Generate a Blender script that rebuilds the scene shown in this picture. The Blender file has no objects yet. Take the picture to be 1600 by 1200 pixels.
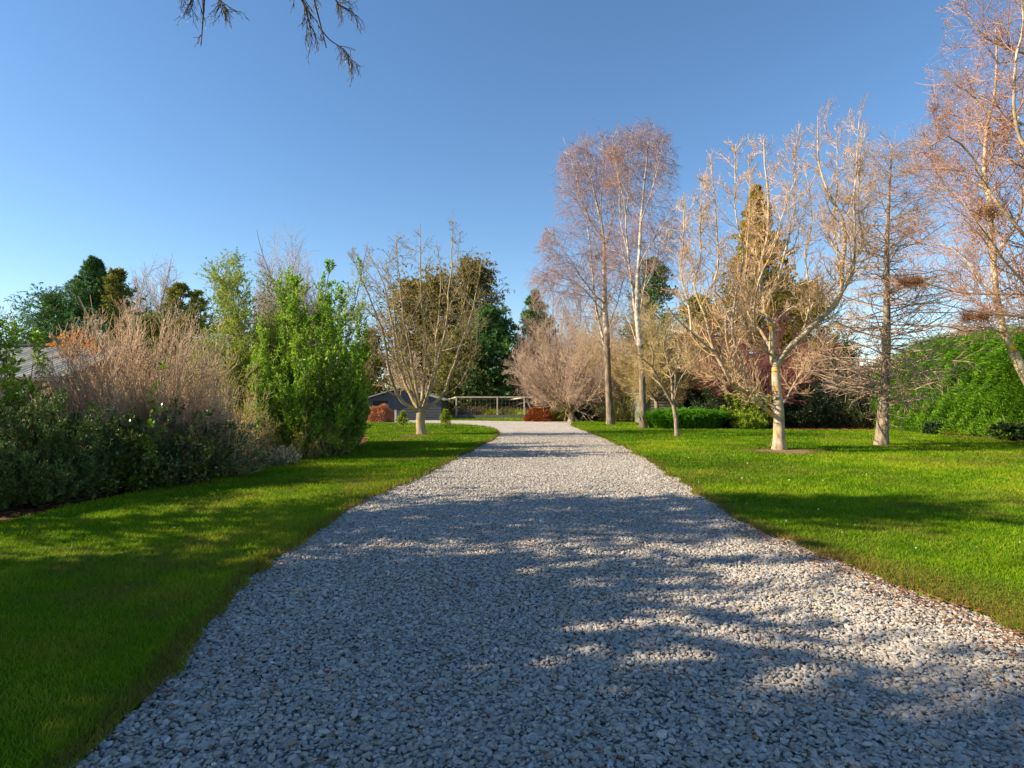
import bpy, math, random
import numpy as np
from mathutils import Vector

# ------------------------------------------------------------------ camera, world, sun
C = bpy.context.scene
F, CX, CY, HOR, H = 950.0, 800.0, 600.0, 628.0, 1.35      # focal length and image centre in photo pixels, horizon row, eye height
PITCH = math.atan((HOR - CY) / F)
cam_data = bpy.data.cameras.new('camera')
cam = bpy.data.objects.new('camera', cam_data)
C.collection.objects.link(cam)
cam.location = (0, 0, H)
cam.rotation_euler = (math.pi / 2 + PITCH, 0, 0)
cam_data.sensor_width = 36.0
cam_data.lens = 36.0 * F / 1600.0
cam_data.clip_start = 0.05
cam_data.clip_end = 4000
C.camera = cam

SUN_EL = math.radians(32)
SUN_AZ = math.radians(-99)            # from +Y towards +X
sd = Vector((math.sin(SUN_AZ) * math.cos(SUN_EL), math.cos(SUN_AZ) * math.cos(SUN_EL), math.sin(SUN_EL)))
w = bpy.data.worlds.new('World'); C.world = w; w.use_nodes = True
nt = w.node_tree
sky = nt.nodes.new('ShaderNodeTexSky'); sky.sky_type = 'NISHITA'; sky.sun_disc = False
sky.sun_elevation = SUN_EL; sky.sun_rotation = SUN_AZ
sky.air_density = 1.0; sky.dust_density = 0.1; sky.ozone_density = 2.4; sky.altitude = 0
bg = nt.nodes['Background']; bg.inputs[1].default_value = 0.09
hsv = nt.nodes.new('ShaderNodeHueSaturation'); hsv.inputs['Saturation'].default_value = 1.14; hsv.inputs['Hue'].default_value = .5
nt.links.new(sky.outputs[0], hsv.inputs['Color']); nt.links.new(hsv.outputs[0], bg.inputs[0])
sun = bpy.data.lights.new('sun', 'SUN'); sun.energy = 5.0; sun.angle = math.radians(0.5); sun.color = (1.0, 0.84, 0.62)
so = bpy.data.objects.new('sun', sun); C.collection.objects.link(so)
so.rotation_euler = sd.to_track_quat('Z', 'Y').to_euler()
C.view_settings.view_transform = 'Standard'
C.view_settings.look = 'None'
C.view_settings.exposure = 1.1
C.view_settings.gamma = 1.0
C.render.engine = 'CYCLES'
C.cycles.max_bounces = 6
C.cycles.diffuse_bounces = 3
C.cycles.transparent_max_bounces = 4

# ------------------------------------------------------------------ helpers
def P(px, py, Y):
    """point seen at photo pixel px, py that lies Y metres away"""
    a, b = (px - CX) / F, (CY - py) / F
    cy, sy = math.cos(PITCH), math.sin(PITCH)
    d = np.array([a, cy - b * sy, sy + b * cy])
    t = Y / d[1]
    return np.array([0, 0, H]) + d * t
def G(px, py, z=0.0):
    """ground point under photo pixel"""
    a, b = (px - CX) / F, (CY - py) / F
    cy, sy = math.cos(PITCH), math.sin(PITCH)
    d = np.array([a, cy - b * sy, sy + b * cy])
    t = (z - H) / d[2]
    return np.array([0, 0, H]) + d * t
def gy(py): return G(800, py)[1]
def link(o, parent=None):
    C.collection.objects.link(o)
    if parent: o.parent = parent
    return o
def tag(o, label=None, cat=None, group=None, kind=None):
    if label: o['label'] = label
    if cat: o['category'] = cat
    if group: o['group'] = group
    if kind: o['kind'] = kind
    return o
def thing(name, label, cat, loc=(0, 0, 0), group=None):
    o = bpy.data.objects.new(name, None); o.location = tuple(float(v) for v in loc)
    link(o); return tag(o, label, cat, group)
def build(name, verts, faces, material, parent=None, rnd=None, smooth=False, attrs=None):
    """verts (N,3); faces list of int arrays (M,k) ; world coordinates"""
    me = bpy.data.meshes.new(name)
    verts = np.asarray(verts, np.float32)
    if parent is not None: verts = verts - np.array(parent.location, np.float32)
    if not isinstance(faces, list): faces = [faces]
    faces = [np.asarray(f, np.int32) for f in faces if len(f)]
    nl = sum(f.size for f in faces); nf = sum(len(f) for f in faces)
    me.vertices.add(len(verts)); me.vertices.foreach_set('co', verts.ravel())
    me.loops.add(nl); me.polygons.add(nf)
    me.loops.foreach_set('vertex_index', np.concatenate([f.ravel() for f in faces]))
    st = []; s = 0
    for f in faces:
        st.append(np.arange(len(f), dtype=np.int32) * f.shape[1] + s); s += f.size
    me.polygons.foreach_set('loop_start', np.concatenate(st))
    if smooth: me.polygons.foreach_set('use_smooth', np.ones(nf, bool))
    else: me.polygons.foreach_set('use_smooth', np.zeros(nf, bool))
    me.update(calc_edges=True)
    if rnd is not None:
        a = me.attributes.new('rnd', 'FLOAT', 'FACE'); a.data.foreach_set('value', np.asarray(rnd, np.float32))
    if attrs:
        for k, (dom, v) in attrs.items():
            a = me.attributes.new(k, 'FLOAT', dom); a.data.foreach_set('value', np.asarray(v, np.float32))
    if material: me.materials.append(material)
    o = bpy.data.objects.new(name, me)
    link(o, parent)
    return o
class MB:
    """collects boxes and bars into one mesh"""
    def __init__(s): s.v = []; s.f = []; s.n = 0
    def raw(s, v, f):
        s.v.append(np.asarray(v, float)); s.f.append(np.asarray(f, int) + s.n); s.n += len(v)
    def box(s, x0, x1, y0, y1, z0, z1):
        v = [(x0, y0, z0), (x1, y0, z0), (x1, y1, z0), (x0, y1, z0), (x0, y0, z1), (x1, y0, z1), (x1, y1, z1), (x0, y1, z1)]
        s.raw(v, [(0, 3, 2, 1), (4, 5, 6, 7), (0, 1, 5, 4), (1, 2, 6, 5), (2, 3, 7, 6), (3, 0, 4, 7)])
    def bar(s, a, b, w, h=None):
        h = h or w
        a = np.array(a, float); b = np.array(b, float); t = (b - a) / np.linalg.norm(b - a)
        u = np.cross(t, (0, 0, 1.0))
        if np.linalg.norm(u) < 1e-3: u = np.array([1.0, 0, 0])
        u /= np.linalg.norm(u); q = np.cross(u, t)
        v = [p + u * w / 2 * i + q * h / 2 * j for p in (a, b) for i, j in ((-1, -1), (1, -1), (1, 1), (-1, 1))]
        s.raw(v, [(0, 1, 2, 3), (4, 7, 6, 5), (0, 4, 5, 1), (1, 5, 6, 2), (2, 6, 7, 3), (3, 7, 4, 0)])
    def build(s, name, m, parent=None):
        return build(name, np.concatenate(s.v), [np.concatenate(s.f)], m, parent)
def norm(v): return v / np.maximum(np.linalg.norm(v, axis=-1, keepdims=True), 1e-9)

# ---- branching
def resample(pts, k):
    """Catmull-Rom through the points, k+1 samples"""
    p = np.asarray(pts, float); n = len(p)
    q = np.vstack([2 * p[0] - p[1], p, 2 * p[-1] - p[-2]])
    L = np.r_[0, np.cumsum(np.linalg.norm(np.diff(p, axis=0), axis=1))]
    out = []
    for s in np.linspace(0, L[-1], k + 1):
        i = min(np.searchsorted(L, s, side='right') - 1, n - 2); t = (s - L[i]) / (L[i + 1] - L[i])
        a, b, c, d = q[i:i + 4]
        out.append(.5 * (2 * b + (c - a) * t + (2 * a - 5 * b + 4 * c - d) * t * t + (3 * b - a - 3 * c + d) * t ** 3))
    return np.array(out)
def advance(pos, d, ln, k, wander, trop, rng):
    N = len(pos); pts = np.zeros((N, k + 1, 3)); pts[:, 0] = pos; d = norm(d)
    st = (ln / k)[:, None]
    trop = np.asarray(trop, float)
    for i in range(k):
        d = norm(d + rng.normal(0, wander, (N, 3)) + trop / k)
        pts[:, i + 1] = pts[:, i] + d * st
    return pts
def children(pts, rad, n, t0, ang, sd_, ratio, fall, rr, rng, flat=1.0, t1=1.0, lens=None, updir=0.0):
    N, K, _ = pts.shape
    if lens is None: lens = np.linalg.norm(np.diff(pts, axis=1), axis=2).sum(1)
    if np.isscalar(n): cnt = np.full(N, n, float)
    else: cnt = np.asarray(n, float)
    cnt = np.floor(cnt + rng.random(N)).astype(int)
    idx = np.repeat(np.arange(N), cnt)
    if len(idx) == 0: return None
    first = np.r_[0, np.cumsum(cnt)[:-1]]
    j = np.arange(len(idx)) - first[idx]
    t = t0 + (t1 - t0) * (j + rng.random(len(idx))) / cnt[idx]
    x = np.clip(t, 0, .999) * (K - 1); i0 = x.astype(int); fr = (x - i0)[:, None]
    a = pts[idx, i0]; b = pts[idx, i0 + 1]
    pos = a * (1 - fr) + b * fr; tan = norm(b - a)
    r = rad[idx, i0] * (1 - fr[:, 0]) + rad[idx, i0 + 1] * fr[:, 0]
    u = norm(np.cross(tan, rng.normal(0, 1, tan.shape)))
    if flat != 1.0:
        u[:, 2] *= flat; u = norm(u)
    an = np.radians(rng.normal(ang, sd_, len(idx)))[:, None]
    d = norm(tan * np.cos(an) + u * np.sin(an) + np.array([0, 0, updir]))
    ln = lens[idx] * ratio * (1 - fall * t) * rng.uniform(.65, 1.25, len(idx))
    return pos, d, ln, r * rr, t
def tube_arrays(pts, rad, sides):
    N, K, _ = pts.shape
    tan = np.zeros_like(pts)
    tan[:, 1:-1] = pts[:, 2:] - pts[:, :-2]; tan[:, 0] = pts[:, 1] - pts[:, 0]; tan[:, -1] = pts[:, -1] - pts[:, -2]
    tan = norm(tan)
    m = tan.mean(1); ax = np.where(np.abs(m[:, 2:3]) > .75, np.array([[1., 0, 0]]), np.array([[0, 0, 1.]]))
    u = norm(np.cross(tan, ax[:, None, :])); v = np.cross(tan, u)
    th = np.arange(sides) * 2 * math.pi / sides
    ring = u[:, :, None, :] * np.cos(th)[None, None, :, None] + v[:, :, None, :] * np.sin(th)[None, None, :, None]
    V = pts[:, :, None, :] + ring * rad[:, :, None, None]
    base = (np.arange(N) * K * sides)[:, None, None]
    kk = (np.arange(K - 1) * sides)[None, :, None]; ss = np.arange(sides)[None, None, :]; s2 = (ss + 1) % sides
    q = np.stack([base + kk + ss, base + kk + s2, base + kk + sides + s2, base + kk + sides + ss], -1).reshape(-1, 4)
    return V.reshape(-1, 3), q
class Tubes:
    def __init__(s): s.v = []; s.f = []; s.n = 0
    def add(s, pts, rad, sides=4):
        if pts.ndim == 2: pts = pts[None]; rad = np.asarray(rad)[None]
        v, q = tube_arrays(pts, rad, sides)
        s.v.append(v); s.f.append(q + s.n); s.n += len(v)
    def build(s, name, m, parent, rng=None):
        f = np.concatenate(s.f)
        return build(name, np.concatenate(s.v), [f], m, parent, smooth=True)
def tap(r0, r1, k): return np.asarray(r0)[:, None] * (1 - np.linspace(0, 1, k + 1)) [None] + np.asarray(r1)[:, None] * np.linspace(0, 1, k + 1)[None]
def ellipsoids(*es):
    """es: (centre, radii) ; inside test"""
    def f(p):
        r = np.zeros(p.shape[:-1], bool)
        for c, s in es: r |= (((p - np.array(c)) / np.array(s)) ** 2).sum(-1) < 1
        return r
    return f
def grow(base, levels, rng, env=None):
    """base = (pts, rad) ; levels: dicts ; returns list of (pts, rad) per level"""
    out = []; cur = base
    for L in levels:
        ch = children(cur[0], cur[1], L['n'], L.get('t0', .2), L.get('ang', 45), L.get('sd', 12), L.get('ratio', .5), L.get('fall', .5),
                      L.get('rr', .6), rng, L.get('flat', 1.0), L.get('t1', 1.0), updir=L.get('up', 0.0))
        if ch is None: break
        pos, d, ln, r, t = ch
        if 'len' in L: ln = L['len'] * rng.uniform(.6, 1.3, len(ln)) * (1 - L.get('fall', 0) * t)
        if env is not None:
            for _ in range(4):
                outm = ~env(pos + d * ln[:, None]) & (rng.random(len(ln)) < .78); ln = np.where(outm, ln * .68, ln)
            keep = env(pos) | (ln > 0) & (rng.random(len(ln)) < .08)
            pos, d, ln, r = pos[keep], d[keep], ln[keep], r[keep]
        r = np.maximum(r, L.get('rmin', .002)); r = np.minimum(r, L.get('rmax', 9))
        k = L.get('k', 4)
        pts = advance(pos, d, ln, k, L.get('wander', .12), L.get('trop', (0, 0, .2)), rng)
        rad = tap(r, np.maximum(r * L.get('taper', .35), L.get('rmin', .002) * .6), k)
        out.append((pts, rad)); cur = (pts, rad)
    return out
def along(pts, n, rng, t0=0.0):
    """n points per polyline with tangents"""
    N, K, _ = pts.shape
    idx = np.repeat(np.arange(N), n); t = t0 + (1 - t0) * rng.random(len(idx))
    x = np.clip(t, 0, .999) * (K - 1); i0 = x.astype(int); fr = (x - i0)[:, None]
    a = pts[idx, i0]; b = pts[idx, i0 + 1]
    return a * (1 - fr) + b * fr, norm(b - a)
def leaf_arrays(pos, d, L, W, rng, spread=.8, droop=0.0, up=0.0):
    N = len(pos)
    d = norm(d + rng.normal(0, spread, (N, 3)) + np.array([0, 0, up - droop]))
    nrm = norm(rng.normal(0, 1, (N, 3)) + np.array([0, 0, 1.2])); s = norm(np.cross(d, nrm)); nn = np.cross(s, d)
    l = (L * rng.uniform(.6, 1.35, N))[:, None]; wd = (W * rng.uniform(.7, 1.3, N))[:, None]
    V = np.stack([pos, pos + d * l * .45 + s * wd * .5 + nn * l * .06, pos + d * l, pos + d * l * .45 - s * wd * .5 + nn * l * .06], 1).reshape(-1, 3)
    f = np.arange(N * 4).reshape(-1, 4)
    return V, f
class Leaves:
    def __init__(s): s.v = []; s.f = []; s.n = 0; s.r = []
    def add(s, pos, d, L, W, rng, lo=0., hi=1., **kw):
        if len(pos) == 0: return
        v, f = leaf_arrays(pos, d, L, W, rng, **kw)
        s.v.append(v); s.f.append(f + s.n); s.n += len(v); s.r.append(rng.uniform(lo, hi, len(f)))
    def build(s, name, m, parent):
        return build(name, np.concatenate(s.v), [np.concatenate(s.f)], m, parent, rnd=np.concatenate(s.r))

# ------------------------------------------------------------------ materials
def newmat(name):
    m = bpy.data.materials.new(name); m.use_nodes = True
    n = m.node_tree.nodes; return m, n, m.node_tree.links, n['Principled BSDF']
def ramp(n, stops):
    r = n.new('ShaderNodeValToRGB'); e = r.color_ramp.elements
    while len(e) < len(stops): e.new(.5)
    for i, (p, c) in enumerate(stops): e[i].position = p; e[i].color = (*c, 1)
    return r
def leafmat(name, cols, rough=.5, trans=.3, spec=.35, nscale=1.3):
    m, n, l, b = newmat(name)
    at = n.new('ShaderNodeAttribute'); at.attribute_name = 'rnd'
    tc = n.new('ShaderNodeTexCoord'); no = n.new('ShaderNodeTexNoise'); no.inputs['Scale'].default_value = nscale; no.inputs['Detail'].default_value = 2
    l.new(tc.outputs['Object'], no.inputs['Vector'])
    ma = n.new('ShaderNodeMath'); ma.operation = 'MULTIPLY_ADD'; ma.inputs[1].default_value = 1.0; 
    mb = n.new('ShaderNodeMath'); mb.operation = 'MULTIPLY_ADD'; mb.inputs[1].default_value = .6
    l.new(at.outputs['Fac'], mb.inputs[0]); 
    ms = n.new('ShaderNodeMath'); ms.operation = 'MULTIPLY_ADD'; ms.inputs[1].default_value = 1.2; ms.inputs[2].default_value = -.4
    l.new(no.outputs['Fac'], ms.inputs[0]); l.new(ms.outputs[0], mb.inputs[2])
    r = ramp(n, [(i / (len(cols) - 1), c) for i, c in enumerate(cols)])
    l.new(mb.outputs[0], r.inputs[0]); l.new(r.outputs[0], b.inputs['Base Color'])
    b.inputs['Roughness'].default_value = rough; b.inputs['Specular IOR Level'].default_value = spec
    tr = n.new('ShaderNodeBsdfTranslucent'); mx = n.new('ShaderNodeMixShader'); mx.inputs[0].default_value = trans
    l.new(r.outputs[0], tr.inputs[0]); l.new(b.outputs[0], mx.inputs[1]); l.new(tr.outputs[0], mx.inputs[2])
    l.new(mx.outputs[0], n['Material Output'].inputs[0])
    return m
def barkmat(name, c1, c2, scale=6, stretch=(1, 1, .25), lichen=None, lich_amt=.6, bump=.5, rough=.85):
    m, n, l, b = newmat(name)
    tc = n.new('ShaderNodeTexCoord'); mp = n.new('ShaderNodeMapping'); mp.inputs['Scale'].default_value = stretch
    l.new(tc.outputs['Object'], mp.inputs[0])
    no = n.new('ShaderNodeTexNoise'); no.inputs['Scale'].default_value = scale; no.inputs['Detail'].default_value = 6; no.inputs['Roughness'].default_value = .65
    l.new(mp.outputs[0], no.inputs['Vector'])
    r = ramp(n, [(.35, c1), (.62, c2)]); l.new(no.outputs['Fac'], r.inputs[0]); col = r.outputs[0]
    if lichen:
        n2 = n.new('ShaderNodeTexNoise'); n2.inputs['Scale'].default_value = 3.5; n2.inputs['Detail'].default_value = 5
        l.new(tc.outputs['Object'], n2.inputs['Vector'])
        r2 = ramp(n, [(lich_amt, (0, 0, 0)), (lich_amt + .06, (1, 1, 1))]); l.new(n2.outputs['Fac'], r2.inputs[0])
        mx = n.new('ShaderNodeMix'); mx.data_type = 'RGBA'; l.new(r2.outputs[0], mx.inputs[0]); l.new(col, mx.inputs[6]); mx.inputs[7].default_value = (*lichen, 1)
        col = mx.outputs[2]
    l.new(col, b.inputs['Base Color']); b.inputs['Roughness'].default_value = rough; b.inputs['Specular IOR Level'].default_value = .2
    bp = n.new('ShaderNodeBump'); bp.inputs['Strength'].default_value = bump; bp.inputs['Distance'].default_value = .02
    l.new(no.outputs['Fac'], bp.inputs['Height']); l.new(bp.outputs[0], b.inputs['Normal'])
    return m
def plain(name, c, rough=.7, var=.15, scale=8, stretch=(1, 1, 1), bump=.1):
    return barkmat(name, tuple(x * (1 - var) for x in c), tuple(x * (1 + var) for x in c), scale, stretch, None, 0, bump, rough)

# ------------------------------------------------------------------ ground
rg = np.random.default_rng(11)
def inpoly(x, y, poly):
    poly = np.asarray(poly); r = np.zeros(len(x), bool); j = len(poly) - 1
    for i in range(len(poly)):
        xi, yi = poly[i]; xj, yj = poly[j]
        if yi != yj:
            c = ((yi > y) != (yj > y)) & (x < (xj - xi) * (y - yi) / (yj - yi) + xi); r ^= c
        j = i
    return r
def polydist(x, y, line):
    line = np.asarray(line); d = np.full(len(x), 1e9)
    for a, b in zip(line[:-1], line[1:]):
        ab = b - a; t = np.clip(((x - a[0]) * ab[0] + (y - a[1]) * ab[1]) / (ab @ ab), 0, 1)
        d = np.minimum(d, np.hypot(x - a[0] - t * ab[0], y - a[1] - t * ab[1]))
    return d
def g2(px, py): return G(px, py)[:2]
def smooth_line(pts, k):
    p3 = np.c_[np.array(pts, float), np.zeros(len(pts))]; q = resample(p3, k)[:, :2]
    return q
LE = smooth_line([(-1.25, -8), (-1.35, -2), (-1.5, .5), g2(130, 1190), g2(240, 1065), g2(370, 930), g2(455, 862), g2(560, 790), g2(640, 755), g2(700, 725), g2(748, 700),
                  g2(772, 687), g2(779, 678), g2(768, 670), g2(725, 665), g2(640, 662.5), g2(540, 661.5)], 120)
RE = smooth_line([(3.5, -8), (3.3, -2), (3.15, 1.5), g2(1600, 990), g2(1520, 955), g2(1420, 925), g2(1310, 880), g2(1210, 840), g2(1130, 800), g2(1080, 765), g2(1010, 720),
                  g2(960, 694), g2(915, 675), g2(893, 665), g2(905, 660.5), g2(960, 658), g2(1005, 657)], 120)
nz = lambda n, s: rg.normal(0, s, (n, 2))
LE = LE + nz(len(LE), .03); RE = RE + nz(len(RE), .04)
BED_L = smooth_line([(-9, -8), (-6.2, 0), (-5.9, 3.5), g2(0, 822), g2(130, 792), g2(240, 768), g2(330, 748), g2(450, 723), g2(540, 704), g2(575, 690), g2(560, 672), g2(520, 664)], 70)
BED_R = smooth_line([g2(1008, 660), g2(1030, 668), g2(1130, 671), g2(1210, 673), g2(1300, 674), g2(1400, 675), g2(1470, 682), g2(1560, 690), g2(1640, 700), (16, 12), (18, 2), (18, -8)], 70)
BED_L += nz(len(BED_L), .05); BED_R += nz(len(BED_R), .06)
LAWN_L = np.vstack([LE, BED_L[::-1]])
LAWN_R = np.vstack([RE, BED_R])
DRIVE = np.vstack([LE[:-1], [g2(540, 661.5)], [g2(540, 656.8)], [g2(715, 657)], [g2(826, 658.6)], [g2(880, 657.2)], [g2(1005, 655)], RE[::-1]])
STRIP = np.array([g2(690, 656.4), g2(826, 657.8), g2(828, 652), g2(700, 650.5)])
def noise_ground(name, stops, scale, fine=None, bump=.3, detail=8):
    m, n, l, b = newmat(name)
    tc = n.new('ShaderNodeTexCoord'); no = n.new('ShaderNodeTexNoise'); no.inputs['Scale'].default_value = scale; no.inputs['Detail'].default_value = detail
    no.inputs['Roughness'].default_value = .7
    l.new(tc.outputs['Object'], no.inputs['Vector']); r = ramp(n, stops); l.new(no.outputs['Fac'], r.inputs[0])
    l.new(r.outputs[0], b.inputs['Base Color']); b.inputs['Roughness'].default_value = .95; b.inputs['Specular IOR Level'].default_value = .1
    bp = n.new('ShaderNodeBump'); bp.inputs['Strength'].default_value = bump; bp.inputs['Distance'].default_value = .03
    l.new(no.outputs['Fac'], bp.inputs['Height']); l.new(bp.outputs[0], b.inputs['Normal'])
    return m
M_ground = noise_ground('far_ground', [(.3, (.05, .06, .015)), (.6, (.10, .09, .03))], .6)
M_soil = noise_ground('bed_soil', [(.3, (.045, .028, .016)), (.5, (.10, .05, .025)), (.72, (.19, .085, .035))], 5)
M_bare = noise_ground('bare_soil', [(.3, (.09, .06, .035)), (.5, (.20, .14, .08)), (.7, (.32, .23, .13))], 7)
M_lawn = noise_ground('lawn_turf', [(.3, (.05, .09, .004)), (.5, (.09, .15, .006)), (.7, (.15, .19, .012))], 1.6)
def polysheet(name, poly, z, m, skirt=0.0, kind='structure', label=None):
    me = bpy.data.meshes.new(name)
    n = len(poly)
    from mathutils.geometry import tessellate_polygon
    tris = tessellate_polygon([[Vector((p[0], p[1], 0)) for p in poly]])
    v = [(p[0], p[1], z) for p in poly]
    # orient upwards
    f = []
    for t in tris:
        a, b, c = [np.array(v[i][:2]) for i in t]
        cr = (b[0] - a[0]) * (c[1] - a[1]) - (b[1] - a[1]) * (c[0] - a[0])
        f.append(tuple(t) if cr > 0 else tuple(t)[::-1])
    faces = [np.array(f)]
    if skirt:
        v += [(p[0], p[1], z - skirt) for p in poly]
        faces.append(np.array([(i, (i + 1) % n, n + (i + 1) % n, n + i) for i in range(n)]))
    o = build(name, v, faces, m)
    o['kind'] = kind
    return o
MB_ = MB(); MB_.raw([(-900, -60, -.03), (900, -60, -.03), (900, 1500, -.03), (-900, 1500, -.03)], [(0, 1, 2, 3)])
o = MB_.build('ground', M_ground); o['kind'] = 'structure'
# soil of the planted beds on both sides
polysheet('garden_bed', np.vstack([BED_L, [g2(520, 657)], [(-30, 46)], [(-30, -8)]]), .004, M_soil)
polysheet('garden_bed', np.vstack([BED_R, [(34, -8)], [(34, 44)], [(7, 44)]]), .004, M_soil)
polysheet('lawn', LAWN_L, .045, M_lawn, .06)
polysheet('lawn', LAWN_R, .045, M_lawn, .06)
polysheet('lawn', STRIP, .045, M_lawn, .06)

# gravel
m, n, l, b = newmat('gravel_bed')
tc = n.new('ShaderNodeTexCoord')
vo = n.new('ShaderNodeTexVoronoi'); vo.inputs['Scale'].default_value = 26; l.new(tc.outputs['Object'], vo.inputs['Vector'])
hs = n.new('ShaderNodeSeparateColor'); l.new(vo.outputs['Color'], hs.inputs[0])
r = ramp(n, [(0, (.16, .15, .14)), (.3, (.36, .34, .31)), (.7, (.50, .47, .42)), (1, (.62, .59, .53))]); l.new(hs.outputs[0], r.inputs[0])
no = n.new('ShaderNodeTexNoise'); no.inputs['Scale'].default_value = .8; no.inputs['Detail'].default_value = 5; l.new(tc.outputs['Object'], no.inputs['Vector'])
r2 = ramp(n, [(.35, (1, 1, 1)), (.75, (.82, .76, .68))]); l.new(no.outputs['Fac'], r2.inputs[0])
mx = n.new('ShaderNodeMix'); mx.data_type = 'RGBA'; mx.blend_type = 'MULTIPLY'; mx.inputs[0].default_value = 1; l.new(r.outputs[0], mx.inputs[6]); l.new(r2.outputs[0], mx.inputs[7])
l.new(mx.outputs[2], b.inputs['Base Color']); b.inputs['Roughness'].default_value = .8
bp = n.new('ShaderNodeBump'); bp.inputs['Strength'].default_value = .9; bp.inputs['Distance'].default_value = .02; bp.invert = True
l.new(vo.outputs['Distance'], bp.inputs['Height']); l.new(bp.outputs[0], b.inputs['Normal'])
M_gravel = m
polysheet('driveway', DRIVE, .008, M_gravel)

m, n, l, b = newmat('pebble_stone')
at = n.new('ShaderNodeAttribute'); at.attribute_type = 'INSTANCER'; at.attribute_name = 'tint'
at2 = n.new('ShaderNodeAttribute'); at2.attribute_type = 'INSTANCER'; at2.attribute_name = 'hue'
r = ramp(n, [(0, (.17, .16, .15)), (.25, (.30, .285, .265)), (.6, (.42, .40, .36)), (.88, (.54, .51, .46)), (1, (.72, .69, .64))]); l.new(at.outputs['Fac'], r.inputs[0])
r2 = ramp(n, [(0, (.93, .98, 1.03)), (.5, (1.03, 1, .96)), (.85, (1.0, .92, .80)), (1, (.88, .68, .52))]); l.new(at2.outputs['Fac'], r2.inputs[0])
mx = n.new('ShaderNodeMix'); mx.data_type = 'RGBA'; mx.blend_type = 'MULTIPLY'; mx.inputs[0].default_value = 1; l.new(r.outputs[0], mx.inputs[6]); l.new(r2.outputs[0], mx.inputs[7])
tc = n.new('ShaderNodeTexCoord'); no = n.new('ShaderNodeTexNoise'); no.inputs['Scale'].default_value = 2.2; no.inputs['Detail'].default_value = 5; l.new(tc.outputs['Object'], no.inputs['Vector'])
r3 = ramp(n, [(.3, (.8, .8, .8)), (.7, (1.12, 1.1, 1.08))]); l.new(no.outputs['Fac'], r3.inputs[0])
mx2 = n.new('ShaderNodeMix'); mx2.data_type = 'RGBA'; mx2.blend_type = 'MULTIPLY'; mx2.inputs[0].default_value = 1; l.new(mx.outputs[2], mx2.inputs[6]); l.new(r3.outputs[0], mx2.inputs[7])
l.new(mx2.outputs[2], b.inputs['Base Color']); b.inputs['Roughness'].default_value = .62; b.inputs['Specular IOR Level'].default_value = .35
M_pebble = m

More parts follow.
